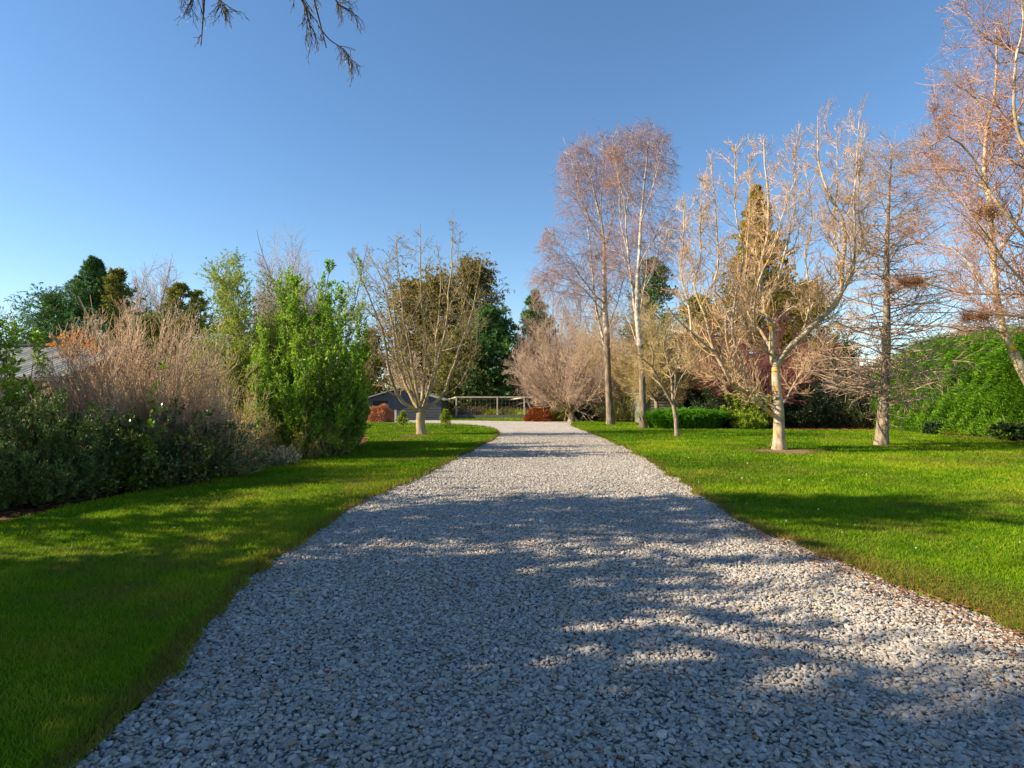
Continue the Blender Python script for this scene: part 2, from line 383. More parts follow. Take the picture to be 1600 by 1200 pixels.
def vnoise(x, y, s, seed=0):
    """smooth value noise in numpy"""
    r_ = np.random.default_rng(seed); T = r_.random((256, 256)); x = x * s + 100; y = y * s + 100
    xi, yi = np.floor(x).astype(int), np.floor(y).astype(int); fx, fy = x - xi, y - yi
    fx = fx * fx * (3 - 2 * fx); fy = fy * fy * (3 - 2 * fy)
    g = lambda a, b_: T[a % 256, b_ % 256]
    return (g(xi, yi) * (1 - fx) + g(xi + 1, yi) * fx) * (1 - fy) + (g(xi, yi + 1) * (1 - fx) + g(xi + 1, yi + 1) * fx) * fy
def pebbles():
    xs, ys = [], []
    for (y0, y1, dens) in ((1.7, 4, 5200), (4, 8, 4200), (8, 14, 2600), (14, 26, 1000)):
        nn = int((y1 - y0) * 7 * dens); x = rg.uniform(-2.9, 4.1, nn); y = rg.uniform(y0, y1, nn)
        k = inpoly(x, y, DRIVE); vis = np.abs(x) < .9 * y + .25
        xs.append(x[k & vis]); ys.append(y[k & vis])
    # stones strayed into the edge of the turf
    x = np.concatenate(xs); y = np.concatenate(ys); N = len(x)
    k = np.clip((y - 4) / 16, 0, 1)
    s = rg.lognormal(math.log(.0074), .33, N) * (1 + .5 * k)
    s = np.clip(s, .004, .019)
    scl = np.c_[s * rg.uniform(1.15, 1.9, N), s * rg.uniform(.8, 1.15, N), s * rg.uniform(.45, .8, N)]
    z = .010 + np.abs(rg.normal(0, .007, N)) + .004 * np.sin(x * 3.1 + np.sin(y * 1.7)) + .004
    rot = np.c_[rg.normal(0, .35, N), rg.normal(0, .35, N), rg.uniform(0, 6.28, N)]
    me = bpy.data.meshes.new('pebble_gravel'); me.vertices.add(N)
    me.vertices.foreach_set('co', np.c_[x, y, z].astype(np.float32).ravel())
    for nm, v in (('rot', rot), ('scl', scl)):
        a = me.attributes.new(nm, 'FLOAT_VECTOR', 'POINT'); a.data.foreach_set('vector', v.astype(np.float32).ravel())
    for nm, v in (('tint', np.clip(rg.normal(.44, .16, N) + .14 * (vnoise(x, y, .7, 41) - .5) + .10 * (vnoise(x, y, 3.1, 42) - .5), 0, 1)), ('hue', rg.uniform(0, 1, N) ** 1.15)):
        a = me.attributes.new(nm, 'FLOAT', 'POINT'); a.data.foreach_set('value', v.astype(np.float32))
    a = me.attributes.new('kindno', 'INT', 'POINT'); a.data.foreach_set('value', rg.integers(0, 6, N).astype(np.int32))
    me.materials.append(M_pebble)
    o = link(bpy.data.objects.new('pebble_gravel', me)); tag(o, 'loose rounded grey and cream pebbles covering the driveway', 'gravel', kind='stuff')
    gn = bpy.data.node_groups.new('scatter', 'GeometryNodeTree')
    gn.interface.new_socket('Geometry', in_out='INPUT', socket_type='NodeSocketGeometry'); gn.interface.new_socket('Geometry', in_out='OUTPUT', socket_type='NodeSocketGeometry')
    N_ = gn.nodes; Lk = gn.links
    gi = N_.new('NodeGroupInput'); go = N_.new('NodeGroupOutput')
    g2i = N_.new('GeometryNodeGeometryToInstance')
    for q in range(6):
        ico = N_.new('GeometryNodeMeshIcoSphere'); ico.inputs['Radius'].default_value = 1; ico.inputs['Subdivisions'].default_value = 3
        sp = N_.new('GeometryNodeSetPosition'); no_ = N_.new('ShaderNodeTexNoise'); no_.noise_dimensions = '4D'
        no_.inputs['W'].default_value = q * 7.3; no_.inputs['Scale'].default_value = .9; no_.inputs['Detail'].default_value = 1
        vm = N_.new('ShaderNodeVectorMath'); vm.operation = 'SUBTRACT'; vm.inputs[1].default_value = (.5, .5, .5)
        vs = N_.new('ShaderNodeVectorMath'); vs.operation = 'SCALE'; vs.inputs['Scale'].default_value = .9
        Lk.new(no_.outputs['Color'], vm.inputs[0]); Lk.new(vm.outputs[0], vs.inputs[0]); Lk.new(ico.outputs[0], sp.inputs['Geometry']); Lk.new(vs.outputs[0], sp.inputs['Offset'])
        sm = N_.new('GeometryNodeSetShadeSmooth'); Lk.new(sp.outputs[0], sm.inputs[0])
        mt = N_.new('GeometryNodeSetMaterial'); mt.inputs['Material'].default_value = M_pebble; Lk.new(sm.outputs[0], mt.inputs[0])
        Lk.new(mt.outputs[0], g2i.inputs[0])
    ip = N_.new('GeometryNodeInstanceOnPoints'); Lk.new(gi.outputs[0], ip.inputs['Points']); Lk.new(g2i.outputs[0], ip.inputs['Instance'])
    ip.inputs['Pick Instance'].default_value = True
    for nm, ty, so_ in (('kindno', 'INT', 'Instance Index'), ('rot', 'FLOAT_VECTOR', 'Rotation'), ('scl', 'FLOAT_VECTOR', 'Scale')):
        na = N_.new('GeometryNodeInputNamedAttribute'); na.data_type = ty; na.inputs['Name'].default_value = nm
        Lk.new(na.outputs[0], ip.inputs[so_])
    Lk.new(ip.outputs[0], go.inputs[0])
    md = o.modifiers.new('scatter', 'NODES'); md.node_group = gn
    print('pebbles', N)
pebbles()

# grass blades
m, n, l, b = newmat('grass_blade')
at = n.new('ShaderNodeAttribute'); at.attribute_name = 'rnd'; at2 = n.new('ShaderNodeAttribute'); at2.attribute_name = 'dry'
r = ramp(n, [(0, (.035, .10, .002)), (.4, (.10, .22, .004)), (.75, (.215, .335, .008)), (1, (.38, .39, .03))]); l.new(at.outputs['Fac'], r.inputs[0])
r2 = ramp(n, [(0, (.13, .11, .015)), (.6, (.24, .17, .05)), (1, (.16, .075, .03))]); l.new(at.outputs['Fac'], r2.inputs[0])
mx = n.new('ShaderNodeMix'); mx.data_type = 'RGBA'; l.new(at2.outputs['Fac'], mx.inputs[0]); l.new(r.outputs[0], mx.inputs[6]); l.new(r2.outputs[0], mx.inputs[7])
l.new(mx.outputs[2], b.inputs['Base Color']); b.inputs['Roughness'].default_value = .6; b.inputs['Specular IOR Level'].default_value = .08
tr = n.new('ShaderNodeBsdfTranslucent'); ms = n.new('ShaderNodeMixShader'); ms.inputs[0].default_value = .35
l.new(mx.outputs[2], tr.inputs[0]); l.new(b.outputs[0], ms.inputs[1]); l.new(tr.outputs[0], ms.inputs[2]); l.new(ms.outputs[0], n['Material Output'].inputs[0])
M_grass = m
def grass(name, poly, edge, seed, label):
    rr = np.random.default_rng(seed); X, Y = [], []
    bands = [1.8, 2.6, 3.6, 5, 7, 10, 14, 20, 28, 40, 56]
    for y0, y1 in zip(bands[:-1], bands[1:]):
        ym = (y0 + y1) / 2; dens = 15000 * min(1, (3.2 / ym) ** 1.75)
        x0, x1 = max(poly[:, 0].min(), -.9 * y1 - .3), min(poly[:, 0].max(), .9 * y1 + .3)
        nn = int((x1 - x0) * (y1 - y0) * dens)
        x = rr.uniform(x0, x1, nn); y = rr.uniform(y0, y1, nn)
        k = np.abs(x) < .88 * y + .3; x, y = x[k], y[k]; ins = inpoly(x, y, poly)
        if ym < 14: ins |= (polydist(x, y, edge) < .13 * vnoise(x, y, 5, 31) ** 1.5)
        for (cx_, cy_, rd) in DRY_SPOTS:
            ins &= np.hypot(x - cx_, y - cy_) > rd * (.45 + .5 * vnoise(x, y, 4, 33))
        X.append(x[ins]); Y.append(y[ins])
    x = np.concatenate(X); y = np.concatenate(Y)
    de = polydist(x, y, edge)
    # edge blades overhang a little past the cut
    N = len(x)
    big = np.clip(y / 3.5, 1, 14) ** .82
    patch = (vnoise(x, y, .9, 3) * .45 + vnoise(x, y, 3.4, 4) * .4 + vnoise(x, y, .23, 5) * .5 - .15) * 1.1
    hgt = .022 * rr.uniform(.5, 1.4, N) * big ** .55 * (.8 + .5 * patch)
    wd = .0028 * big * rr.uniform(.7, 1.3, N)
    hgt *= np.where(de < .15, 1.35, 1)
    a = rr.uniform(0, 6.283, N); lean = rr.uniform(.1, 1.1, N) * hgt; la = rr.uniform(0, 6.283, N)
    z0 = .043
    b1 = np.c_[x - np.cos(a) * wd, y - np.sin(a) * wd, np.full(N, z0)]; b2 = np.c_[x + np.cos(a) * wd, y + np.sin(a) * wd, np.full(N, z0)]
    tp = np.c_[x + np.cos(la) * lean, y + np.sin(la) * lean, z0 + hgt]
    V = np.stack([b1, b2, tp], 1).reshape(-1, 3)
    rnd = np.clip(.02 + .85 * patch + rr.normal(0, .17, N), 0, 1)
    wobble = vnoise(x, y, 1.4, 8)
    wid = .07 + .20 * wobble ** 2 + np.where((x > 0) & (y < 7), .9 * vnoise(x, y, .9, 9) * np.clip((7 - y) / 2.5, 0, 1), 0)
    dry = np.clip(1.1 - de / wid, 0, 1) * (rr.random(N) < .8) * .85
    dry = np.maximum(dry, np.clip(vnoise(x, y, .8, 14) * .6 + vnoise(x, y, 3.7, 15) * .4 - .52, 0, .3) * 2.2 * (rr.random(N) < .7))
    for (cx_, cy_, rd) in DRY_SPOTS:
        dd = np.hypot(x - cx_, y - cy_); dry = np.maximum(dry, np.clip(1.5 - dd / rd, 0, 1) * (rr.random(N) < .8))
    o = build(name, V, [np.arange(N * 3).reshape(-1, 3)], M_grass, rnd=rnd, attrs={'dry': ('FACE', dry)})
    tag(o, label, 'grass', kind='stuff'); print(name, N)
DRY_SPOTS = [(*g2(1225, 708), .95), (*g2(652, 683), .6), (*g2(1378, 699), .35), (*g2(1005, 671), .4), (*g2(956, 667), .5), (*g2(1058, 684), .25)]
for i, (cx_, cy_, rd) in enumerate(DRY_SPOTS):
    a = np.linspace(0, 6.283, 28, endpoint=False); rr_ = rd * (1 + .2 * np.sin(a * 3 + i) + .12 * np.sin(a * 7 + i * 2))
    polysheet('bare_soil', np.c_[cx_ + np.cos(a) * rr_, cy_ + np.sin(a) * rr_], .0495, M_bare)
grass('grass', LAWN_L, np.vstack([LE]), 21, 'short green mown grass on the left lawn')
grass('grass', LAWN_R, np.vstack([RE]), 22, 'short green mown grass on the right lawn under the bare trees')
grass('grass', STRIP, STRIP, 23, 'thin strip of grass in front of the garden cage')

# scattered leaf litter
M_litter = leafmat('dead_leaf', [(.10, .035, .015), (.22, .09, .03), (.34, .17, .07)], .8, .15)
def litter(name, pts, size, label, seed=1):
    rr = np.random.default_rng(seed); pts = np.asarray(pts); N = len(pts)
    d = np.c_[rr.normal(0, 1, (N, 2)), rr.normal(0, .12, N)]
    L = Leaves(); V, f = leaf_arrays(pts, norm(d), size, size * .55, rr, spread=.05)
    # lay them almost flat
    V = V.reshape(N, 4, 3); V[:, :, 2] = pts[:, None, 2] + (V[:, :, 2] - pts[:, None, 2]) * .35 + .006
    o = build(name, V.reshape(-1, 3), [f], M_litter, rnd=rr.random(N)); tag(o, label, 'leaf litter', kind='stuff')
pl = []
n_ = 1300; y = 2 + 18 * rg.random(n_) ** 1.6; x = rg.uniform(-2.4, 3.6, n_)
k = inpoly(x, y, DRIVE) & (rg.random(n_) < .22 + .8 * (np.minimum(polydist(x, y, RE), polydist(x, y, LE)) < .35)); pl.append(np.c_[x[k], y[k], np.full(k.sum(), .04)])
for line, n_, sd__ in ((LE, 1500, .10), (RE, 2600, .14)):
    i = rg.integers(25, 104, n_); p = line[i] + rg.normal(0, sd__, (n_, 2)); pl.append(np.c_[p, np.full(n_, .045)])
NR = RE[(RE[:, 1] > 2.4) & (RE[:, 1] < 6.5)]; i = rg.integers(0, len(NR), 2600); p = NR[i] + np.c_[rg.normal(.0, .25, 2600), rg.normal(0, .25, 2600)]; pl.append(np.c_[p, np.full(len(p), .045)])
n_ = 420; p = np.c_[rg.uniform(-2, 4, n_), rg.uniform(2.1, 7, n_), np.full(n_, .055)]; pl.append(p[inpoly(p[:, 0], p[:, 1], DRIVE)])
pl = np.concatenate(pl); pl = pl[(pl[:, 1] > 1.8)]
litter('leaf_litter', pl, .038, 'small brown dead leaves scattered along the driveway and its edges')
n_ = 420; y = 3 + 22 * rg.random(n_) ** 1.3; x = rg.uniform(-7, 16, n_); k = (inpoly(x, y, LAWN_L) | inpoly(x, y, LAWN_R))
litter('leaf_litter', np.c_[x[k], y[k], np.full(k.sum(), .06)], .06, 'pale and brown fallen leaves dotted over the mown lawns', 2)
n_ = 900; y = 5 + 20 * rg.random(n_) ** 1.2; x = rg.uniform(-7, 16, n_); k = (inpoly(x, y, LAWN_L) | inpoly(x, y, LAWN_R)) & ((x > 0) | (rg.random(n_) < .3)); x, y = x[k], y[k]
L = Leaves(); L.add(np.c_[x, y, np.full(len(x), .06)], np.c_[rg.normal(0, 1, (len(x), 2)), np.full(len(x), .1)], .02, .02, rg, spread=.2)
tag(L.build('daisies', plain('daisy_white', (.8, .8, .76)), None), 'tiny white daisies dotted over the lawn', 'daisies', kind='stuff')
n_ = 9000
i = rg.integers(0, len(BED_L), n_); off = rg.exponential(.8, n_); p = BED_L[i] - np.c_[off, -off * .3] + rg.normal(0, .1, (n_, 2))
litter('leaf_litter', np.c_[p, np.full(n_, .03)], .07, 'brown leaf mulch on the soil under the left shrubs', 3)
pts_ = []
for cx_, cy_, rd in DRY_SPOTS: a = rg.uniform(0, 6.283, 160); q_ = rd * np.sqrt(rg.random(160)) * 1.1; pts_.append(np.c_[cx_ + np.cos(a) * q_, cy_ + np.sin(a) * q_, np.full(160, .055)])
litter('leaf_litter', np.concatenate(pts_), .06, 'brown leaves lying around the foot of each trunk', 5)
n_ = 12000
i = rg.integers(0, len(BED_R) - 14, n_); off = rg.exponential(1.2, n_); p = BED_R[i] + np.c_[off * .2, off] + rg.normal(0, .25, (n_, 2))
litter('leaf_litter', np.c_[p, np.full(n_, .05)], .10, 'rusty brown leaf mulch along the foot of the right hedge', 4)

# ------------------------------------------------------------------ vegetation materials
B_grey = barkmat('bark_grey_brown', (.11, .08, .055), (.36, .29, .20), 11, bump=1)
B_lichen = barkmat('bark_lichened', (.20, .15, .10), (.40, .32, .21), 7, lichen=(.45, .36, .06), lich_amt=.56)
B_pale = barkmat('bark_pale', (.19, .135, .08), (.56, .46, .31), 6.5, (1, 1, .5), (.62, .36, .03), .60, bump=.3)
B_birch = barkmat('bark_birch', (.20, .15, .11), (.68, .60, .50), 2.6, (1, 1, 1.6), bump=.4)
B_dark = barkmat('bark_dark', (.05, .035, .025), (.13, .09, .06), 7)
T_mag = barkmat('twig_magnolia', (.40, .26, .14), (.66, .47, .29), 3)
T_haw = barkmat('twig_hawthorn', (.19, .145, .08), (.40, .31, .17), 3)
T_birch = barkmat('twig_birch', (.25, .15, .12), (.40, .26, .23), 2)
T_pink = barkmat('twig_pinkish', (.36, .25, .18), (.56, .42, .31), 2)
T_plum = barkmat('twig_plum', (.26, .10, .085), (.42, .18, .15), 2)
T_olive = barkmat('twig_olive', (.38, .28, .12), (.58, .44, .20), 2)
T_larch = barkmat('twig_larch', (.33, .22, .15), (.54, .39, .28), 2)
T_oak = barkmat('twig_reddish', (.28, .14, .09), (.50, .31, .21), 2)
T_tan = barkmat('twig_tan', (.33, .225, .14), (.66, .49, .325), 3)
T_grey = barkmat('twig_grey', (.30, .24, .20), (.50, .41, .35), 2)
L_bright = leafmat('leaf_bright_green', [(0.060, 0.145, 0.006), (0.150, 0.319, 0.012), (0.300, 0.493, 0.024), (0.480, 0.638, 0.072)], .4, .42, .4)
L_bamboo = leafmat('leaf_willow_green', [(0.105, 0.174, 0.014), (0.210, 0.319, 0.024), (0.375, 0.478, 0.036), (0.540, 0.580, 0.072)], .5, .4)
L_yellow = leafmat('leaf_yellow_green', [(0.169, 0.208, 0.013), (0.364, 0.390, 0.026), (0.624, 0.520, 0.039)], .5, .4)
L_dark = leafmat('leaf_dark_green', [(.012, .035, .012), (.03, .07, .02), (.06, .11, .03), (.10, .15, .04)], .4, .15, .5)
L_hebe = leafmat('leaf_hebe', [(.055, .11, .025), (.11, .18, .04), (.19, .28, .07)], .5, .2)
L_ivy = leafmat('leaf_ivy', [(.02, .05, .008), (.05, .10, .012), (.11, .17, .02), (.25, .22, .04)], .3, .15, .6)
L_con = leafmat('needle_dark', [(0.032, 0.090, 0.029), (0.065, 0.162, 0.043), (0.130, 0.252, 0.065), (0.216, 0.324, 0.072)], .6, .15, .2, .5)
L_conol = leafmat('needle_olive', [(0.065, 0.097, 0.019), (0.162, 0.194, 0.032), (0.276, 0.276, 0.049), (0.421, 0.356, 0.082)], .6, .2, .2, .5)
L_gold = leafmat('needle_gold', [(.16, .12, .012), (.40, .30, .025), (.62, .46, .05)], .6, .35, .2, .6)
L_hedge = leafmat('hedge_green', [(.02, .07, .004), (.08, .20, .008), (.17, .36, .015), (.28, .48, .04)], .55, .35, .25, 1.8)
L_gum = leafmat('leaf_gum', [(0.091, 0.091, 0.019), (0.195, 0.169, 0.039), (0.338, 0.260, 0.065), (0.468, 0.338, 0.104)], .5, .25, .35, .5)
L_orange = leafmat('leaf_orange', [(.42, .12, .02), (.62, .24, .03), (.70, .38, .05)], .6, .4)
L_rust = leafmat('leaf_rust', [(.16, .045, .015), (.34, .10, .025), (.48, .19, .06)], .8, .15)
L_peach = leafmat('leaf_peach', [(.36, .15, .07), (.58, .27, .14), (.70, .40, .24)], .8, .25)
L_strap = leafmat('leaf_strap', [(0.045, 0.150, 0.009), (0.105, 0.300, 0.015), (0.210, 0.480, 0.030)], .3, .25, .6)
L_grey = leafmat('leaf_lavender', [(.09, .11, .07), (.17, .19, .13), (.26, .27, .20)], .7, .2)
L_bud = leafmat('bud_tan', [(.34, .20, .11), (.52, .36, .22), (.62, .46, .33)], .7, .1)
L_lime = leafmat('leaf_lime', [(.16, .22, .02), (.30, .38, .03), (.44, .48, .06)], .5, .4)
L_dry = leafmat('dry_stalk', [(.28, .20, .11), (.44, .33, .20), (.56, .44, .28)], .8, .2)

def trunk_path(pts, r0, r1, k=14, flare=1.5):
    p = np.array(pts, float); p[0, 1] = p[1, 1]; p[0, 2] = -.06; p[0, 0] = p[0, 0] * .6 + p[1, 0] * .4; p = resample(p, k); t = np.linspace(0, 1, k + 1)
    r = r0 * (1 - t) + r1 * t; r = r * (1 + (flare - 1) * np.exp(-t * k / 1.1)); return p, r
def wobbly(p, amt, rng):
    q = p.copy(); q[1:-1] += rng.normal(0, amt, q[1:-1].shape); return q
def limb_set(limbs, Y, rng, k=14):
    """limbs: (list of (px, py, dY), r0, r1) ; returns arrays (N,k+1,3),(N,k+1)"""
    P_, R_ = [], []
    for pts, r0, r1 in limbs:
        w3 = [P(q[0], q[1], Y + (q[2] if len(q) > 2 else 0)) for q in pts]
        P_.append(resample(w3, k)); R_.append(np.linspace(r0, r1, k + 1))
    return np.array(P_), np.array(R_)
def tree(name, label, cat, base, trunk_parts, levels_base, levels, rng, m_trunk, m_twig, env=None, group=None, sides=(5, 3, 3, 3), leaf=None, trunk_levels=0, trunk_sides=10):
    """trunk_parts: list of (pts, rad) polylines joined as the trunk mesh ; levels_base: array pair from which twigs grow"""
    t = thing(name, label, cat, base, group)
    T = Tubes()
    for p, r in trunk_parts: T.add(p, r, trunk_sides)
    lv = grow(levels_base, levels, rng, env)
    for i in range(trunk_levels): T.add(*lv[i], sides=6)
    T.build('trunk', m_trunk, t)
    K = Tubes()
    for i, q in enumerate(lv[trunk_levels:]): K.add(*q, sides=sides[min(i, len(sides) - 1)])
    K.build('crown', m_twig, t)
    if leaf:
        Lf = Leaves(); leaf(Lf, lv, rng); Lf.build('foliage', leaf.mat, t)
    print(name, sum(len(q[0]) for q in lv))
    return t

# ================================================================== large bare trees
# --- pale barked magnolia on the right lawn
rng = np.random.default_rng(5)
Ym = gy(705); b = G(1222, 705); b[2] = 0.03
trunk = trunk_path([G(1223, 706), P(1217, 668, Ym), P(1217, 640, Ym), P(1213, 600, Ym), P(1212, 566, Ym)], .155, .105, 12, 1.55)
limbs = [
 ([(1213, 580, 0), (1208, 560, 0), (1205, 545, 0), (1207, 507, -.1), (1196, 490, -.2), (1192, 453, -.1), (1190, 415, 0), (1198, 384, 0), (1204, 330, .1), (1202, 250, 0), (1201, 212, 0)], .115, .014),
 ([(1213, 572, 0), (1222, 556, 0), (1242, 535, -.1), (1258, 521, -.2), (1285, 497, -.3), (1312, 470, -.2), (1318, 440, 0), (1319, 405, .1), (1324, 371, .2), (1316, 335, .2), (1300, 300, .3), (1285, 250, .3), (1284, 176, .3)], .115, .012),
 ([(1285, 497, -.3), (1308, 467, -.5), (1325, 430, -.6), (1330, 395, -.5), (1326, 340, -.5), (1327, 260, -.4), (1327, 190, -.3)], .06, .012),
 ([(1318, 440, 0), (1340, 400, .4), (1350, 370, .5), (1347, 320, .6), (1352, 260, .6), (1356, 198, .6)], .045, .012),
 ([(1316, 420, .1), (1306, 395, .7), (1299, 350, .9), (1300, 260, .9), (1299, 200, .9)], .04, .011),
 ([(1216, 652, 0), (1206, 647, -.1), (1187, 634, -.4), (1171, 619, -.7), (1144, 605, -1.1), (1128, 572, -1.4), (1110, 548, -1.5), (1080, 520, -1.7), (1055, 497, -1.9), (1040, 470, -2)], .085, .015),
 ([(1215, 645, 0), (1205, 634, .1), (1181, 611, .2), (1157, 597, .3), (1138, 587, .3), (1114, 585, .3), (1092, 575, .4), (1078, 566, .4)], .08, .014),
 ([(1160, 598, .3), (1148, 570, .1), (1138, 545, 0), (1134, 512, -.1), (1131, 475, -.2), (1116, 450, -.3), (1122, 400, -.3), (1118, 330, -.3), (1116, 258, -.2)], .06, .012),
 ([(1128, 572, -1.4), (1114, 545, -1.3), (1103, 500, -1.2), (1087, 455, -1.1), (1094, 400, -1), (1092, 340, -1), (1094, 284, -1)], .045, .012),
 ([(1080, 520, -1.7), (1078, 480, -1.6), (1066, 430, -1.5), (1070, 370, -1.5), (1066, 310, -1.4)], .035, .011),
 ([(1171, 619, -.7), (1160, 570, -1), (1146, 520, -1.2), (1150, 460, -1.2), (1160, 400, -1.1), (1148, 330, -1), (1151, 229, -1)], .05, .012),
 ([(1205, 545, 0), (1190, 520, .3), (1176, 500, .6), (1166, 460, .8), (1172, 400, .9), (1176, 330, .9), (1174, 238, .9)], .055, .012),
 ([(1196, 490, -.2), (1212, 440, -.6), (1222, 400, -.8), (1230, 340, -.9), (1232, 230, -.9)], .05, .012),
 ([(1242, 535, -.1), (1262, 500, .5), (1268, 450, .9), (1262, 390, 1.1), (1272, 330, 1.1), (1262, 250, 1.1)], .05, .012),
 ([(1207, 507, 0), (1235, 485, .6), (1270, 478, 1), (1310, 440, 1.3), (1345, 430, 1.3), (1368, 380, 1.3)], .035, .01),
 ([(1213, 560, 0), (1190, 540, -.8), (1180, 505, -1.3), (1185, 450, -1.6), (1215, 380, -1.7), (1240, 300, -1.6)], .05, .011),
 ([(1218, 640, 0), (1240, 600, .8), (1262, 570, 1.5), (1290, 540, 2), (1330, 500, 2.2)], .035, .01),
]
LB = limb_set(limbs, Ym, rng, 18)
for i in range(len(LB[0])): LB[0][i, 2:] += np.cumsum(rng.normal(0, .018, (17, 3)), 0)
LB = (LB[0], LB[1] * .8)
env = ellipsoids((P(1205, 440, Ym), (3.2, 2.6, 4.4)), (P(1320, 300, Ym), (1.3, 2, 2.8)), (P(1085, 430, Ym), (1.6, 2.2, 2.6)), (P(1200, 530, Ym), (3.6, 2.4, 1.3)))
def lf(L, lv, r):
    for q, nn in ((lv[-1], 2), (lv[-2], 1)):
        p, d = q[0][:, -1], norm(q[0][:, -1] - q[0][:, -2]); k = r.random(len(p)) < .4; L.add(p[k], d[k], .035, .016, r, spread=.15)
lf.mat = L_bud
tree('magnolia_tree', 'large pale barked bare tree with many low spreading limbs on the right lawn', 'tree', b,
     [trunk] + [(LB[0][i], LB[1][i]) for i in range(len(LB[0]))], LB,
     [dict(n=28, t0=.15, ang=52, sd=18, len=1.1, ratio=1, fall=.5, rr=.42, rmax=.02, rmin=.008, k=8, wander=.12, trop=(0, 0, .9), taper=.55),
      dict(n=9, t0=.12, ang=46, sd=15, ratio=.5, fall=.3, rr=.65, rmin=.0055, k=4, wander=.13, trop=(0, 0, .6), taper=.7),
      dict(n=3, t0=.2, ang=44, sd=15, ratio=.5, fall=.2, rr=.7, rmin=.0042, k=2, wander=.12, trop=(0, 0, .4), taper=.8)], rng, B_pale, T_mag, env, leaf=lf)

# --- left bare tree standing on the left lawn
rng = np.random.default_rng(6)
Yt = gy(681); b = G(658, 681)
trunk = trunk_path([G(658, 682), P(657, 660, Yt), P(658, 638, Yt)], .19, .17, 8, 1.5)
limbs = [
 ([(656, 644, 0), (630, 628, -.2), (612, 600, -.5), (602, 560, -.7), (590, 500, -.8), (566, 440, -1), (546, 395, -1.1)], .10, .014),
 ([(656, 642, 0), (638, 615, .3), (622, 575, .5), (610, 510, .6), (600, 450, .7), (572, 385, .8)], .09, .014),
 ([(658, 640, 0), (648, 600, 0), (640, 550, 0), (634, 480, 0), (628, 420, 0), (624, 372, 0)], .09, .012),
 ([(658, 640, 0), (662, 600, .4), (664, 530, .7), (660, 450, .8), (658, 355, .8)], .10, .012),
 ([(660, 640, 0), (674, 600, -.3), (688, 550, -.6), (696, 480, -.8), (704, 345, -.9)], .09, .012),
 ([(660, 641, 0), (692, 618, .3), (706, 580, .6), (722, 530, .8), (738, 470, 1), (752, 405, 1.1)], .09, .012),
 ([(655, 640, 0), (640, 590, -1), (622, 540, -1.6), (612, 470, -2), (600, 400, -2.1)], .07, .012),
 ([(660, 640, 0), (676, 590, 1), (684, 520, 1.6), (690, 450, 1.9), (682, 375, 2)], .07, .012),
 ([(622, 620, -.3), (600, 606, -.6), (580, 575, -.8), (572, 530, -1), (560, 480, -1)], .045, .01),
 ([(692, 618, .3), (716, 600, .2), (738, 560, .2), (752, 500, .2)], .045, .01),
 ([(660, 640, 0), (668, 620, .6), (676, 570, 1), (716, 500, 1.3), (728, 440, 1.4)], .06, .01),
 ([(657, 640, 0), (646, 620, 1), (632, 570, 1.7), (606, 520, 2.1), (588, 450, 2.3)], .06, .01),
]
LB = limb_set(limbs, Yt, rng, 16)
for i in range(len(LB[0])): LB[0][i, 2:] += np.cumsum(rng.normal(0, .028, (15, 3)), 0)
LB = (LB[0], LB[1] * .8)
env = ellipsoids((P(655, 490, Yt), (3.0, 2.8, 3.6)), (P(690, 440, Yt), (1.8, 2, 2.7)), (P(580, 450, Yt), (1.3, 1.8, 1.9)))
def lf(L, lv, r):
    p, d = along(lv[-1][0], 1, r); k = r.random(len(p)) < .35; L.add(p[k], d[k], .05, .03, r, spread=.6)
lf.mat = L_lime
tree('hawthorn_tree', 'bare brown multi-limbed tree with sparse yellowish buds standing on the left lawn', 'tree', b,
     [trunk] + [(LB[0][i], LB[1][i]) for i in range(len(LB[0]))], LB,
     [dict(n=15, t0=.12, ang=46, sd=18, len=1.6, ratio=1, fall=.45, rr=.42, rmax=.018, rmin=.009, k=8, wander=.10, trop=(0, 0, .25), taper=.5),
      dict(n=10, t0=.1, ang=50, sd=16, len=.5, ratio=.4, fall=.3, rr=.6, rmin=.006, k=3, wander=.15, trop=(0, 0, .25), taper=.7),
      dict(n=3, t0=.2, ang=50, sd=15, ratio=.45, fall=.2, rr=.7, rmin=.006, k=2, wander=.2, trop=(0, 0, .1), taper=.8)], rng, B_lichen, T_haw, env, leaf=lf)

